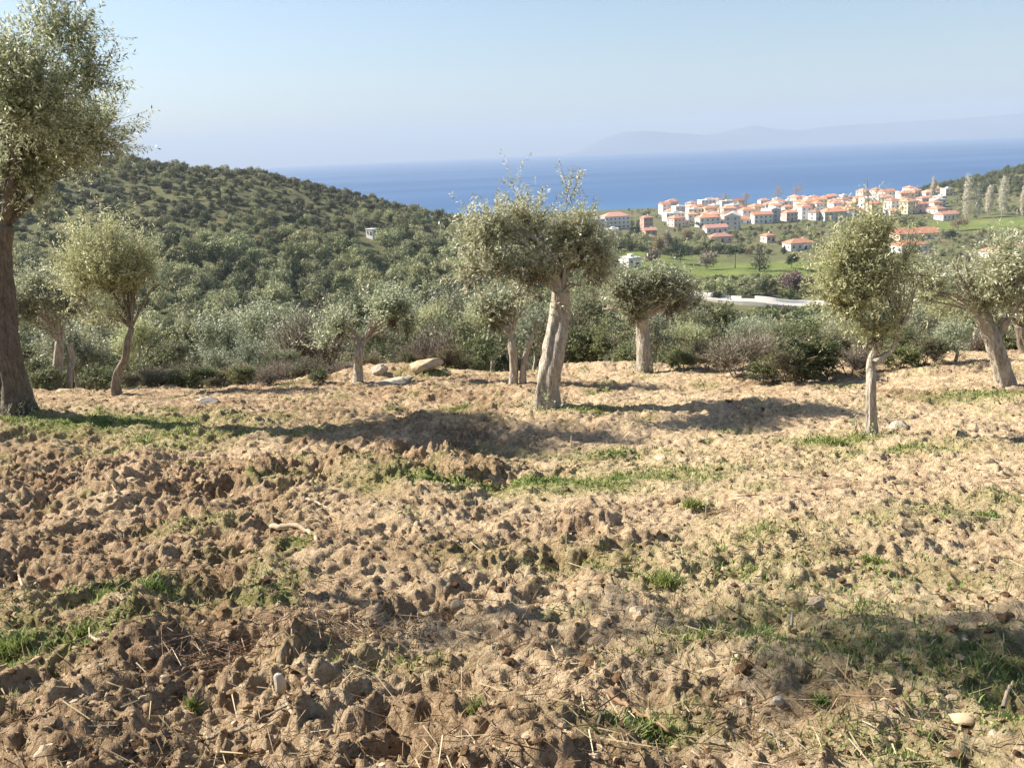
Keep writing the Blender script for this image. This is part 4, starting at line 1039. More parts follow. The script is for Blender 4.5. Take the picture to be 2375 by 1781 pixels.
def wall_run(a, b, w, h, lift, off):
    C = ROADC[a:b]; T = norm(np.gradient(C, axis=0)); Nn = np.stack([-T[:, 1], T[:, 0]], -1)
    z = macro(C[:, 0], C[:, 1]) + lift
    rows = [np.stack([*(C + Nn * (off + s * w / 2)).T, z + q], -1) for s, q in ((-1, 0), (-1, h), (1, h), (1, 0))]
    n = len(C); V = np.vstack(rows); i = np.arange(n - 1)
    Q = np.vstack([np.stack([k * n + i, k * n + i + 1, ((k + 1) % 4) * n + i + 1, ((k + 1) % 4) * n + i], -1) for k in range(4)])
    Q = np.vstack([Q, [[0, n, 2 * n, 3 * n], [n - 1, 4 * n - 1, 3 * n - 1, 2 * n - 1]]])
    return mesh_np('parapet', V, [Q], M['white_wall'])
tag(link('parapet_wall', wall_run(30, 52, 0.4, 1.1, 0.5, 2.6)), 'long low white parapet wall along the far side of the valley road', 'wall')
tag(link('parapet_wall', wall_run(8, 27, 0.4, 0.9, 0.5, 2.6)), 'shorter white parapet wall along the same road, nearer the ochre tree', 'wall')
g0, g1 = ground_at(1438, 576), ground_at(1528, 577)
gm = (g0 + g1) / 2; gl = float(np.linalg.norm(g1 - g0))
o = tag(link('garden_wall', boxm('garden_wall', gl, 0.4, 3.0, M['cream_wall']), None, (gm[0], gm[1], float(macro(*gm)) - 1.0)), 'long pale garden wall between the brown field and the pink-roofed house', 'wall')
o.rotation_euler = (0, 0, math.atan2(g1[1] - g0[1], g1[0] - g0[0]))

# ------------------------------------------------------------------ single trees of the valley and shore
def far_tree(name, label, cat, px, base, top, wpx, mat_key, shape='round', group=None, seed=0, y=None):
    r = np.random.default_rng(seed + int(px))
    g = ground_at(px, base) if y is None else at_depth(px, base, y)[:2]
    if g[1] > 1015: g = g / g[1] * 1015
    d = g[1]; z0 = max(float(macro(*g)), 0.4)
    h = (base - top) / F_PX * d * 1.03; w = wpx / F_PX * d
    t = empty(name, (g[0], g[1], z0), label, cat, group)
    lobes = []
    size = 0.42
    if shape == 'umbrella':
        for i in range(9):
            a = r.random() * 6.28; q = 0.30 * w * r.random() ** .5; rr = w * (0.16 + .08 * r.random())
            lobes.append((q * math.cos(a), q * math.sin(a), h * (0.68 + 0.14 * r.random() - .1 * (q / (.3 * w)) ** 2), rr, rr, h * .13, 1))
        n, th = 420, 0.45
    elif shape == 'round':
        for i in range(9):
            a = r.random() * 6.28; q = 0.27 * w * r.random() ** .5; rr = w * (0.16 + .10 * r.random())
            lobes.append((q * math.cos(a), q * math.sin(a), h * (0.34 + 0.42 * r.random()), rr, rr, h * .17, 1))
        n, th = 420, 0.2
    elif shape == 'cone':
        for i in range(8):
            f = i / 7; rr = w * .5 * (1 - f * .8)
            lobes.append(((r.random() - .5) * .15 * w, (r.random() - .5) * .15 * w, h * (.15 + .78 * f), rr, rr, h * .1, 1))
        n, th = 420, 0.15
    else:   # poplar: a tall brush of bare shoots
        for i in range(9):
            f = i / 8; rr = w * .5 * (0.5 + .6 * math.sin(math.pi * (0.15 + .75 * f)))
            lobes.append(((r.random() - .5) * .1 * w, (r.random() - .5) * .1 * w, h * (.12 + .82 * f), rr, rr, h * .08, 1))
        n, th = 700, 0.1
    if shape == 'poplar':
        V, Q, S = foliage(lobes, n, tw_len=1.8, per=3, ll=1.0, lw=0.42, up=4.0, clump=.5, thr=-.4, stems=0, r=r, lump=1.0)
    elif mat_key.startswith('bare'):
        V, Q, S = foliage(lobes, n, tw_len=1.4, per=6, ll=0.8, lw=0.24, up=.9, clump=.5, thr=-.3, stems=0, r=r, spread=.6)
    else:
        V, Q, S = foliage(lobes, n, tw_len=.5, per=4, ll=size, lw=size * .7, up=.4, clump=.6, thr=-.2, stems=0, r=r, lump=1.0)
    link('trunk', tri_mesh('trunk', tube(curve([(0, 0, -.5), (r.normal() * .02 * h, 0, h * .4), (0, 0, h * .85)], 8), np.linspace(.028 * h, .008 * h, 8) * (0.55 if shape == 'poplar' else 1), 7, .1, r=r), M['bark'] if shape == 'poplar' else M['bark_dark']), t)
    link('crown', mesh_np('crown', V, [Q], M[mat_key]), t)
    HOUSE_POS.append((float(g[0]), float(g[1]), w * .35))
    return t
far_tree('pine_tree', 'dark umbrella pine with bare trunk standing in the green meadow', 'pine tree', 1705, 622, 568, 62, 'pine', 'umbrella')
far_tree('pine_tree', 'broad dark pine, rounded to the ground, left of the meadow', 'pine tree', 1578, 613, 570, 66, 'pine', 'round')
far_tree('pine_tree', 'tall ragged conical pine beside the umbrella pine in the meadow', 'pine tree', 1762, 630, 556, 52, 'pine', 'cone')
far_tree('evergreen_tree', 'squat dark evergreen on the right side of the meadow', 'tree', 1836, 622, 586, 42, 'pine', 'round')
far_tree('cypress_tree', 'tall dark cypress beside the dark red house', 'cypress', 1466, 548, 498, 18, 'pine', 'cone')
far_tree('cypress_tree', 'slightly shorter dark cypress touching the tall one', 'cypress', 1480, 548, 505, 18, 'pine', 'cone')
far_tree('evergreen_tree', 'big dark evergreen in front of the lilac apartment block', 'tree', 2100, 536, 498, 60, 'pine', 'round')
far_tree('evergreen_tree', 'dark evergreen below the white farmhouse', 'tree', 2203, 562, 530, 36, 'pine', 'round')
far_tree('evergreen_tree', 'dark evergreen right of the big one before the apartment block', 'tree', 2136, 537, 508, 40, 'pine', 'round')
far_tree('evergreen_tree', 'dark evergreen at the foot of the poplars by the valley side', 'tree', 2330, 578, 545, 70, 'far_maquis', 'round')
far_tree('evergreen_tree', 'dark round tree among the front houses of the village', 'tree', 1620, 528, 512, 28, 'pine', 'round')
far_tree('bare_tree', 'reddish-brown leafless tree at the lower edge of the meadow', 'tree', 1850, 680, 634, 72, 'bare_red', 'round')
far_tree('ochre_tree', 'ochre autumn tree right of the white farmhouse', 'tree', 2222, 535, 508, 42, 'bare_tan', 'round')
for px, top, w, lab in ((1683, 450, 38, 'tan leafless plane tree above the bright orange roof on the shore'), (1730, 455, 46, 'low tan leafless plane tree on the shore right of the first'), (1803, 442, 32, 'narrow russet plane tree on the shore'), (1846, 440, 40, 'broad russet plane tree next to the narrow one on the shore')):
    far_tree('plane_tree', lab, 'plane tree', px, 490, top, w, 'tan_leaf', 'round', y=985)
for px, base, top, w, lab in ((2240, 510, 416, 19, 'pale straw-coloured poplar, the thickest of the row, beside the farmhouse'), (2265, 508, 446, 14, 'short pale poplar right of the thickest one'), (2292, 500, 438, 16, 'slim pale poplar in the middle of the row'),
                              (2324, 500, 418, 19, 'tall pale poplar in front of the dark wooded hill'), (2163, 470, 420, 11, 'single pale poplar behind the upper white house'), (2371, 505, 442, 10, 'pale poplar at the far end of the row')):
    far_tree('poplar_tree', lab, 'poplar', px, base, top, w, 'poplar_twig', 'poplar')
for px, base, top, w, mk in ((1530, 600, 540, 26, 'bare_tan'), (1548, 590, 535, 24, 'bare_grey'), (1590, 575, 530, 28, 'bare_tan'), (1620, 580, 532, 26, 'far_olive'), (1515, 620, 585, 30, 'bare_grey'), (1640, 625, 590, 40, 'bare_grey')):
    far_tree('bare_tree', 'pale leafless tree in the gardens below the village front', 'tree', px, base, top, w, mk, 'round', group='pale trees in the gardens below the village')

# ------------------------------------------------------------------ the planted and wild cover of hill and valley
rng = np.random.default_rng(21)
cand = []
def road_far(x, y): return np.min(np.hypot(ROADC[:, 0] - x, ROADC[:, 1] - y)) > 5.5
def try_add(x, y, kind, s): cand.append((y, x, kind, s))
step = 4.3
yy = 88.0
while yy < 500:
    st = 4.5 + 0.0012 * yy
    for x in np.arange(-0.62 * yy - 12, min(0.10 * yy + 60, 140), st):
        xx = x + (rng.random() - .5) * st * 1.25; y2 = yy + (rng.random() - .5) * st * 1.25
        up_h = float(np.interp(xx, _HX, _HA)) * math.exp(-((y2 - 445) / 165) ** 2)
        high = sstep(14, 30, up_h)
        if fbm(xx / 38 + 9, y2 / 38, 3) > 0.45: continue
        if math.hypot(xx - hut[0], y2 - hut[1]) < 7 or (abs(xx / y2 - hut[0] / hut[1]) < 0.008 and hut[1] - 26 < y2 < hut[1]): continue
        q = rng.random() + 0.25 * fbm(xx / 30, y2 / 30, 2)
        if rng.random() < high * 0.62: kind, s = ('garrigue', 0.8 + 0.9 * rng.random())
        elif q < 0.50: kind, s = ('olive', (0.75 + 1.15 * rng.random() ** 1.7) * (1 - .4 * high))
        elif q < 0.86: kind, s = ('maquis', (0.75 + 1.35 * rng.random() ** 1.7) * (1 - .4 * high))
        elif q < 0.94: kind, s = ('dry', 0.6 + 0.6 * rng.random())
        else: kind, s = ('garrigue', 0.9 + 0.7 * rng.random())
        cand.append((y2, xx, kind, float(s)))
    yy += st
yy = 90.0
while yy < 985:
    st = 5.0 + 0.0065 * yy
    for x in np.arange(min(0.10 * yy + 55, 135), 0.66 * yy + 20, st):
        xx = x + (rng.random() - .5) * st; y2 = yy + (rng.random() - .5) * st
        if float(meadow(np.array([xx]), np.array([y2]))[0]) > 0.22 or not road_far(xx, y2): continue
        if any((xx - a) ** 2 + (y2 - b) ** 2 < (c + 3) ** 2 for a, b, c in HOUSE_POS): continue
        if float(macro(xx, y2)) < 1.0: continue
        wooded = 60 * math.exp(-((xx - 640) / 185) ** 2 - ((y2 - 820) / 170) ** 2) > 9
        if not wooded and rng.random() < (0.3 if y2 < 420 else 0.2): continue
        # keep the sight of the houses: low growth in front of them
        low = any(abs(xx / y2 - a / b) < 0.012 and b - 55 < y2 < b for a, b, c in HOUSE_POS)
        q = rng.random()
        if wooded: kind, s = ('maquis', 1.3 + 0.9 * rng.random())
        elif q < 0.45: kind, s = ('olive', 0.6 + 0.5 * rng.random())
        elif q < 0.7: kind, s = ('maquis', 0.6 + 0.6 * rng.random())
        elif q < 0.85: kind, s = ('bare', 0.5 + 0.5 * rng.random())
        else: kind, s = ('dry', 0.6 + 0.6 * rng.random())
        if low: s *= 0.5
        cand.append((y2, xx, kind, float(s)))
    yy += st
cand.sort()
FL = {'olive': ('olive_tree', 'grey-green olive tree', 'olive tree', 155), 'maquis': ('evergreen_shrub', 'dark evergreen shrub', 'shrub', 155), 'dry': ('dry_shrub', 'brownish dry shrub', 'shrub', 90), 'garrigue': ('low_shrub', 'low grey-brown shrub', 'shrub', 200), 'bare': ('bare_tree', 'leafless grey tree', 'tree', 60)}
count = {k: 0 for k in FL}; rest = {k: [] for k in FL}
ROAD_Y = float(ROADC[:, 1].mean()); print('road depth', ROADC[0], ROADC[-1])
for y2, xx, kind, s in cand:
    nm, desc, cat, lim = FL[kind]
    z = float(macro(xx, y2)) - 0.25
    if 0.11 < xx / y2 < 0.44 and y2 < 440:      # the gully below the road keeps its growth low
        s = min(s, (CAM_Z - (0.176 if y2 < ROAD_Y + 6 else 0.139) * y2 - z) / (FARK[kind][1] * 1.15))
        if s < 0.22: continue
    if count[kind] < lim and y2 > 60:
        count[kind] += 1
        side = 'hill across the gully' if xx < 0.1 * y2 + 30 else 'valley floor toward the village'
        o = link(nm, FARP[kind]['mesh'][rng.integers(3)], None, (xx, y2, z))
        o.rotation_euler = (0, 0, rng.random() * 6.28); o.scale = (s * (0.9 + .3 * rng.random()),) * 2 + (s * (0.85 + .4 * rng.random()),)
        desc = ('small ' if s < 0.8 else 'large ' if s > 1.25 else 'medium-sized ') + desc
        tag(o, desc + ' in the scrub on the ' + side, cat, desc + 's on the ' + side)
    else:
        rest[kind].append((xx, y2, z, s))
# the mass of growth nobody could count: points that carry copies of the same plants
protos = bpy.data.collections.new('scrub_sources')          # never linked to the scene
order = []
for ki, kind in enumerate(FARP):
    for q, me in enumerate(FARP[kind]['mesh']):
        protos.objects.link(bpy.data.objects.new('scrub_%02d' % (ki * 3 + q), me))
PP, II, RR_, SS = [], [], [], []
for ki, (kind, L) in enumerate(rest.items()):
    for xx, y2, z, s in L:
        PP.append((xx, y2, z)); II.append(ki * 3 + int(rng.integers(3))); RR_.append((0, 0, rng.random() * 6.28))
        SS.append((s * (0.9 + .3 * rng.random()), s * (0.9 + .3 * rng.random()), s * (0.85 + .4 * rng.random())))
pm = bpy.data.meshes.new('hillside_scrub'); pm.from_pydata(PP, [], [])
at = pm.attributes.new('which', 'INT', 'POINT'); at.data.foreach_set('value', np.array(II, np.int32))
for nm_, vv in (('turn', RR_), ('size', SS)):
    at = pm.attributes.new(nm_, 'FLOAT_VECTOR', 'POINT'); at.data.foreach_set('vector', np.array(vv, np.float32).ravel())
ng = bpy.data.node_groups.new('scrub_scatter', 'GeometryNodeTree')
ng.interface.new_socket('Geometry', in_out='INPUT', socket_type='NodeSocketGeometry')
ng.interface.new_socket('Geometry', in_out='OUTPUT', socket_type='NodeSocketGeometry')
gi = ng.nodes.new('NodeGroupInput'); go = ng.nodes.new('NodeGroupOutput')
ip = ng.nodes.new('GeometryNodeInstanceOnPoints'); ci = ng.nodes.new('GeometryNodeCollectionInfo')
ci.inputs['Collection'].default_value = protos; ci.inputs['Separate Children'].default_value = True; ci.inputs['Reset Children'].default_value = True
ip.inputs['Pick Instance'].default_value = True
ng.links.new(gi.outputs[0], ip.inputs['Points']); ng.links.new(ci.outputs[0], ip.inputs['Instance'])
for nm_, typ, sock in (('which', 'INT', 'Instance Index'), ('turn', 'FLOAT_VECTOR', 'Rotation'), ('size', 'FLOAT_VECTOR', 'Scale')):
    na = ng.nodes.new('GeometryNodeInputNamedAttribute'); na.data_type = typ; na.inputs['Name'].default_value = nm_
    ng.links.new(na.outputs['Attribute'], ip.inputs[sock])
ng.links.new(ip.outputs[0], go.inputs[0])
so = tag(link('hillside_scrub', pm), 'grey-green scrub and olives covering the far hill and valley', 'scrub', kind='stuff')
so.modifiers.new('scatter', 'NODES').node_group = ng
print('far plants: single', count, 'massed', {k: len(v) for k, v in rest.items()})
#@@FOREGROUND
# ------------------------------------------------------------------ the near field: clods, grass, twigs, stones, sticks
rng = np.random.default_rng(77)
def ico(sub):
    t = (1 + 5 ** .5) / 2
    V = [(-1, t, 0), (1, t, 0), (-1, -t, 0), (1, -t, 0), (0, -1, t), (0, 1, t), (0, -1, -t), (0, 1, -t), (t, 0, -1), (t, 0, 1), (-t, 0, -1), (-t, 0, 1)]
    F = [(0, 11, 5), (0, 5, 1), (0, 1, 7), (0, 7, 10), (0, 10, 11), (1, 5, 9), (5, 11, 4), (11, 10, 2), (10, 7, 6), (7, 1, 8), (3, 9, 4), (3, 4, 2), (3, 2, 6), (3, 6, 8), (3, 8, 9), (4, 9, 5), (2, 4, 11), (6, 2, 10), (8, 6, 7), (9, 8, 1)]
    V = [np.array(v, float) / np.linalg.norm(v) for v in V]
    for _ in range(sub):
        mid, G = {}, []
        def m(a, b):
            k = (min(a, b), max(a, b))
            if k not in mid:
                v = V[a] + V[b]; V.append(v / np.linalg.norm(v)); mid[k] = len(V) - 1
            return mid[k]
        for a, b, c in F:
            x, y, z = m(a, b), m(b, c), m(c, a)
            G += [(a, x, z), (b, y, x), (c, z, y), (x, y, z)]
        F = G
    return np.array(V), np.array(F)
ICO = [ico(i) for i in range(4)]

def clod_mat():
    m, nt, p, out = mat('soil_clod')
    g = N(nt, 'NewGeometry'); v = coords(nt)
    c = ramp(nt, g.outputs['Random Per Island'], [(0.0, (0.09, 0.052, 0.03)), (0.3, (0.20, 0.125, 0.07)), (0.6, (0.42, 0.295, 0.175)), (0.9, (0.56, 0.42, 0.265)), (1.0, (0.66, 0.53, 0.37))])
    f = noise(nt, v, 40, 6, 0.7)
    c = mixc(nt, 0.7, c, ramp(nt, f, [(0.3, (0.45, 0.42, 0.4)), (0.65, (1.0, 1.0, 1.0))]), 'MULTIPLY')
    nt.links.new(c, p.inputs['Base Color']); p.inputs['Roughness'].default_value = 1.0; p.inputs['Specular IOR Level'].default_value = 0.05
    bump(nt, p, f, 0.8, 0.02)
    return m
M['clod'] = clod_mat()

def scatter_xy(n, ymin=1.6, ymax=24.5, power=1.0):
    y = ymin * (ymax / ymin) ** (rng.random(n) ** power)
    x = (rng.random(n) * 2 - 1) * (0.62 * y + 0.8)
    return x, y

def clods(n, sub, smin, smax, jag):
    x, y = scatter_xy(n)
    a = roughness(x, y)
    keep = rng.random(n) < 0.22 + 0.6 * a
    x, y, a = x[keep], y[keep], a[keep]
    n = len(x)
    s = smin * (smax / smin) ** (rng.random(n) ** 1.6) * (0.75 + 0.035 * y)
    z = field_z(x, y)
    V0, F0 = ICO[sub]
    R = 1 + jag * rng.normal(size=(n, len(V0)))
    V = V0[None] * np.clip(R, 0.45, 1.6)[..., None]
    V = V * np.stack([0.8 + 0.6 * rng.random(n), 0.8 + 0.6 * rng.random(n), 0.5 + 0.4 * rng.random(n)], -1)[:, None, :]
    ang = rng.random(n) * 6.28; c, sn = np.cos(ang)[:, None], np.sin(ang)[:, None]
    V = np.stack([V[..., 0] * c - V[..., 1] * sn, V[..., 0] * sn + V[..., 1] * c, V[..., 2]], -1) * s[:, None, None]
    V += np.stack([x, y, z + s * 0.02], -1)[:, None, :]
    F = (F0[None] + (np.arange(n) * len(V0))[:, None, None]).reshape(-1, 3)
    return V.reshape(-1, 3), F
V1, F1 = clods(15000, 0, 0.008, 0.022, 0.3); V2, F2 = clods(500, 1, 0.02, 0.055, 0.15)
tag(link('soil_clods', mesh_np('soil_clods', np.vstack([V1, V2]), [np.vstack([F1, F2 + len(V1)])], M['clod'])), 'loose crumbs and clods of turned earth over the field', 'soil', kind='stuff')

def blades(x, y, z, h, w, lean=0.35):
    n = len(x)
    a = rng.random(n) * 6.28; b = rng.random(n) * 6.28
    d = np.stack([np.cos(a), np.sin(a), 0 * a], -1); l = np.stack([np.cos(b), np.sin(b), 0 * b], -1) * (lean * (0.3 + rng.random(n)))[:, None]
    p = np.stack([x, y, z - 0.01], -1); up = np.array([0, 0, 1.0])
    m = p + (up * 0.6 + l * 0.35) * h[:, None]; t = p + (up * 0.95 + l) * h[:, None]
    V = np.stack([p - d * w[:, None], p + d * w[:, None], m + d * w[:, None] * .7, m - d * w[:, None] * .7, t], 1).reshape(-1, 3)
    o = np.arange(n) * 5
    return V, np.stack([o, o + 1, o + 2, o + 3], -1), np.stack([o + 3, o + 2, o + 4], -1)
x, y = scatter_xy(300000)
k = rng.random(len(x)) < (greenness(x, y) ** 1.3) * 0.9 * (gnoise(x * 2.2, y * 2.2) > -0.15)
x, y = [x[k]], [y[k]]
for gx_, gy_, rx, ry, st in GREEN:               # thin growth, thickest in the middle of each patch
    n = int(min(1900, 900 * st * (rx * ry) ** 0.5 + 250)); a = rng.random(n) * 6.28; q = np.abs(rng.normal(size=n)) * 0.75
    px_, py_ = gx_ + rx * q * np.cos(a), gy_ + ry * q * np.sin(a)
    kk = (gnoise(px_ * 2.6, py_ * 2.6) > -0.18) & (np.abs(px_) < 0.62 * py_ + 0.8) & (py_ > 1.6) & (py_ < 25)
    x.append(px_[kk]); y.append(py_[kk])
x, y = np.concatenate(x), np.concatenate(y)
V, Q, T = blades(x, y, field_z(x, y), (0.02 + 0.045 * rng.random(len(x)) ** 1.5) * (0.8 + 0.03 * y), 0.0024 + 0.0006 * y, 0.6)
tag(link('grass', mesh_np('grass', V, [Q, T], M['grass'])), 'short green grass coming up in patches over the turned earth', 'grass', kind='stuff')
x, y = scatter_xy(30000)
k = gnoise(x * 1.6 + 8, y * 1.6) + 0.5 * gnoise(x * 5, y * 5) + 0.4 * sstep(19, 23, y) > 0.16
x, y = x[k], y[k]
V, Q, T = blades(x, y, field_z(x, y), (0.02 + 0.06 * rng.random(len(x)) ** 2) * (0.8 + 0.03 * y), 0.0016 + 0.0004 * y, 0.9)
tag(link('dry_grass', mesh_np('dry_grass', V, [Q, T], M['dry_grass'])), 'thin straw and dry grass strewn over the field', 'grass', kind='stuff')

def gp(px, py, fine=True):
    g = ground_at(px, py); return np.array([g[0], g[1], float(field_z(g[0], g[1], fine))])
for px, py, hgt, rad, lab in ((1605, 1180, .16, .16, 'bright green grass tuft standing alone below the grassy strip'), (1762, 1455, .13, .11, 'thick bright green tuft on the pale crumbly soil beside an upright stub'), (1102, 1695, .10, .05, 'small spiky yellow-green tuft beside a dark hollow'),
                              (1478, 1708, .09, .07, 'low yellow-green tuft in front of the brown fallen branch'), (445, 1622, .08, .06, 'small pale green weed on the bare near soil'), (35, 1510, .16, .17, 'lush dark green clump of grass, the largest in the near field'),
                              (195, 1478, .12, .10, 'green clump between the lush clump and the brush'), (245, 1395, .12, .12, 'green grass clump above the grey half-buried stone'), (365, 1385, .12, .11, 'green grass clump in the shade of a furrow'),
                              (1940, 1030, .17, .22, 'grass clump at the foot of the slender young olive'), (2020, 1310, .12, .13, 'weedy green clump in the pale clods'), (1900, 1640, .08, .06, 'tiny green tuft near the rounded pale stone'), (1545, 1365, .15, .17, 'dark green weed clump in a shaded pit'), (2290, 1195, .14, .14, 'weedy clump on the right of the field beside a small pit')):
    g = gp(px, py); rad *= 0.9; hgt *= 0.8; n = int(110 + 700 * rad)
    q = rad * 1.2 * rng.random(n) ** .9 * (0.55 + .45 * gnoise(np.linspace(0, 9, n) + px, np.zeros(n))); q = np.abs(q); a = rng.random(n) * 6.28
    bx, by = q * np.cos(a), q * np.sin(a)
    V, Q, T = blades(bx, by, field_z(g[0] + bx, g[1] + by) - g[2], hgt * (0.25 + 0.7 * rng.random(n)) * np.clip(1.1 - .6 * (q / rad) ** 2, .3, 2), np.full(n, 0.0026 + 0.0004 * g[1]), 0.8)
    tag(link('grass_tuft', mesh_np('grass_tuft', V, [Q, T], M['grass']), None, g), lab, 'grass tuft')

# fine twigs and litter
def twigs(x, y, ln, rad, pitch=0.25, lift=0.012):
    n = len(x); a = rng.random(n) * 6.28
    d = np.stack([np.cos(a), np.sin(a), pitch * rng.normal(size=n)], -1)
    p = np.stack([x, y, np.maximum(field_z(x, y), field_z(x + d[:, 0] * ln * .5, y + d[:, 1] * ln * .5)) + lift], -1)
    s1 = norm(np.cross(d, [0, 0, 1.0])); s2 = norm(np.cross(s1, d))
    V = []
    for e, k in ((-.5, 1.0), (.5, .5)):
        for t in range(3):
            th = t * 2.094
            V.append(p + d * (ln * e)[:, None] + (s1 * math.cos(th) + s2 * math.sin(th)) * (rad * k)[:, None])
    V = np.stack(V, 1).reshape(-1, 3); o = np.arange(n) * 6
    return V, np.vstack([np.stack([o + i, o + (i + 1) % 3, o + 3 + (i + 1) % 3, o + 3 + i], -1) for i in range(3)])
M['litter'] = leaf_mat('twig_litter', [(0.0, (0.08, 0.05, 0.03)), (0.5, (0.22, 0.14, 0.085)), (0.85, (0.40, 0.30, 0.19)), (1.0, (0.56, 0.46, 0.33))], 0.0, 0.8, 0.1, 0.0)
x, y = scatter_xy(15000, 1.6, 16)
k = rng.random(len(x)) < 0.18 + 0.7 * sstep(0.0, 0.35, gnoise(x * 0.8 + 4, y * 0.8)) + 0.5 * (np.hypot((x + 1.0) / 2.0, (y - 3.6) / 1.7) < 1)
x, y = x[k], y[k]; n = len(x)
V, Q = twigs(x, y, 0.04 + 0.16 * rng.random(n) ** 2, 0.0012 + 0.0026 * rng.random(n) ** 2 + 0.00012 * y)
tag(link('twig_litter', mesh_np('twig_litter', V, [Q], M['litter'])), 'scattered small dead twigs and prunings on the soil', 'twigs', kind='stuff')
for px, py, rx, ry, n, lab in ((800, 1480, .5, .3, 220, 'tangled heap of reddish-brown prunings in the near field'), (520, 1530, .35, .2, 140, 'thin mat of straight brown prunings left of the tangled heap'), (1690, 1185, .25, .3, 90, 'small dark mound of roots and dead twigs in the furrow')):
    g = gp(px, py); r2 = rng.random(n) ** .6; a = rng.random(n) * 6.28
    x, y = g[0] + rx * r2 * np.cos(a), g[1] + ry * r2 * np.sin(a)
    V, Q = twigs(x, y, 0.07 + 0.2 * rng.random(n) ** 1.5, 0.0016 + 0.0026 * rng.random(n) ** 2, 0.15, 0.005)
    V[:, 2] += np.repeat(0.04 * rng.random(n) * (1 - r2), 6)
    tag(link('brush_heap', mesh_np('brush_heap', V - g, [Q], M['litter']), None, g), lab, 'brush heap')

def stone(px, py, wpx, hpx, m, lab, rot=0.0, tilt=0.0, seed=0, sink=0.55, flat=1.0):
    r = np.random.default_rng(seed + int(px)); g = gp(px, py, False)
    mpp = g[1] / F_PX
    V, F = ICO[3]; V = V.copy()
    for _ in range(11):                       # knock flat faces off a ball
        nrm = norm(r.normal(size=3)); dd = 0.62 + 0.28 * r.random()
        ex = np.maximum(V @ nrm - dd, 0); V = V - ex[:, None] * nrm
    V = V * (1 + 0.05 * gn3(V * 3 + r.random() * 9, 1.0))[:, None]
    w = wpx * mpp * 0.62; h = hpx * mpp * 0.68
    V = V * (w, w * 0.75 * flat, h)
    o = tag(link('stone', mesh_np('stone', V, [F], m), None, (g[0], g[1], g[2] + h * (1 - sink) * 0.6)), lab, 'stone')
    o.rotation_euler = (0, tilt, rot)
    return o
stone(2098, 1660, 50, 40, M['stone'], 'rounded pale stone on the near soil beside a dark hollow')
stone(1062, 1425, 32, 24, M['stone_tan'], 'tan stone half sunk in the bare soil')
stone(655, 1645, 30, 46, M['stone'], 'upright grey stone standing in a dark hole', sink=0.2)
stone(985, 862, 76, 24, M['stone_tan'], 'big tan stone slab tilted on the bank at the field edge', 0.2, -0.15)
stone(916, 890, 86, 16, M['stone'], 'long thin pale slab lying below the big tan slab', 0.1, -0.12, flat=0.6)
stone(880, 868, 38, 24, M['stone'], 'rounded pale rock left of the slabs', 0.4, -0.3)
stone(480, 938, 50, 17, M['stone'], 'flat whitish stone at the edge of the field')
stone(1252, 816, 44, 14, M['stone_tan'], 'flat pale rock behind the thick leaning trunk')
stone(706, 914, 11, 12, M['stone'], 'small white stone left of the low silvery olive')
stone(772, 908, 9, 14, M['stone'], 'small white stone at the foot of the low silvery olive')
stone(2085, 992, 46, 26, M['stone'], 'grey stone beside the slender young olive')
stone(350, 1545, 46, 40, M['stone'], 'grey half-buried stone among the grass clumps')
stone(1805, 1640, 26, 20, M['stone'], 'pale stone over a small hole in the near soil')
stone(1515, 1762, 18, 20, M['stone'], 'small bright stone in the nearest soil')
stone(2230, 1670, 60, 18, M['stone_tan'], 'flat pale crust of stone right of the rounded one')
stone(150, 915, 44, 22, M['stone_tan'], 'tan rock at the foot of the two pale trunks')
stone(1155, 1240, 30, 18, M['stone_tan'], 'pale lump of stone in the crumbly middle of the field')

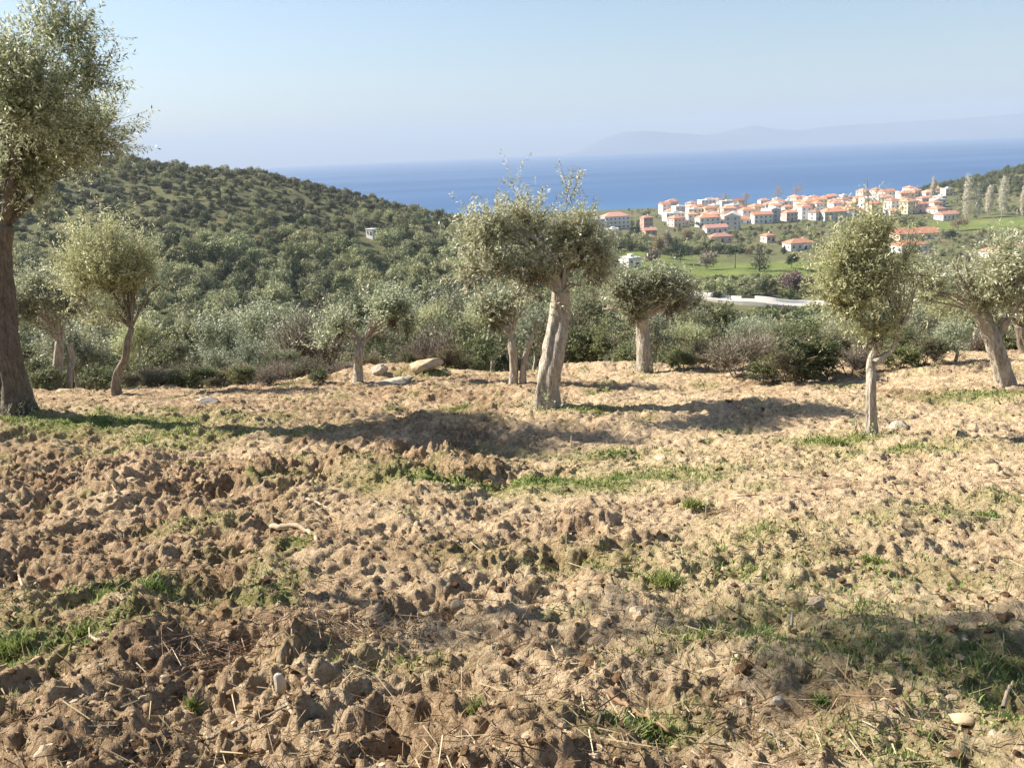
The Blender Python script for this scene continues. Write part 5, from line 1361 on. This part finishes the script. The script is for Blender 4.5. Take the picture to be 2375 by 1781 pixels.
def stick(pts, rad, m, lab, lift=0.03, name='stick', cat='stick', up=None):
    P = np.array([gp(a, b, False) for a, b in pts])
    if up is not None: P = np.array([P[0] + (0, 0, u) for u in up]) + np.linspace(0, 1, len(up))[:, None] * ((P[-1] - P[0]) * (1, 1, 0))
    else: P[:, 2] = np.array([float(field_z(q[0], q[1])) for q in P]) * .6 + P[:, 2] * .4 + lift
    C = curve(P, max(8, 5 * len(P))); C[:, 2] += 0.006 * rng.normal(size=len(C))
    o0 = C[0].copy()
    tag(link(name, tri_mesh(name, tube(C - o0, np.linspace(rad, rad * .55, len(C)), 7, .2), m), None, o0), lab, cat)
stick([(712, 1168), (740, 1180), (772, 1192)], .013, M['stick_pale'], 'short whitish stick over a dark furrow')
stick([(616, 1212), (640, 1236), (690, 1240), (726, 1252), (738, 1278)], .028, M['stick_pale'], 'thick pale curved root arching over the soil', .04, 'root', 'root')
stick([(243, 1123), (258, 1142), (275, 1165)], .010, M['stick_pale'], 'thin pale stick on the far left of the furrows')
stick([(45, 1345), (58, 1390), (66, 1437)], .010, M['stick_pale'], 'pale crooked stick left of the grass clumps')
stick([(72, 1345), (60, 1375), (40, 1372)], .007, M['stick_pale'], 'short pale twig crossing the crooked stick')
stick([(218, 1515), (235, 1532), (258, 1536)], .009, M['stick_pale'], 'small bent pale stick beside the half-buried stone')
stick([(385, 1595), (430, 1570), (490, 1548)], .008, M['stick_brown'], 'long straight brown pruning in front of the brush')
stick([(480, 1690), (570, 1694), (675, 1690)], .009, M['bark_dark'], 'long dark stick lying across the nearest soil')
stick([(712, 1636), (748, 1660), (786, 1690)], .018, M['stick_brown'], 'stubby reddish-brown branch stump right of the upright stone')
stick([(668, 1682), (680, 1700), (692, 1718)], .009, M['stick_pale'], 'short pale peg-like stick by the end of the dark stick')
stick([(680, 1512), (686, 1545), (680, 1578)], .006, M['stick_brown'], 'thin brown twig rising from the tangled heap')
stick([(1408, 1628), (1470, 1660), (1552, 1695)], .012, M['stick_brown'], 'long brown fallen branch behind the yellow-green tuft')
stick([(1778, 1698), (1795, 1720), (1816, 1748)], .006, M['bark_dark'], 'thin dark twig on smooth pale soil')
stick([(1834, 1490), (1836, 1480)], .011, M['bark_dark'], 'upright dark stub beside the thick bright tuft', up=(-.03, .05, .12))
stick([(2328, 1625), (2338, 1600), (2350, 1578)], .009, M['stick_pale'], 'pale stick leaning at the right end of the shade')
stick([(1650, 1346), (1700, 1343), (1742, 1340)], .006, M['stick_brown'], 'straight reddish twig on pale soil')
stick([(1325, 1048), (1326, 1046)], .012, M['stick_pale'], 'short pale stake in the shade of the leaning olive', up=(-.03, .09, .2))
stick([(300, 1740), (380, 1715), (470, 1700)], .007, M['stick_brown'], 'brown pruning near a dark hollow')
stick([(100, 1700), (104, 1740), (96, 1775)], .012, M['stick_brown'], 'broken brown stick standing in the nearest soil')
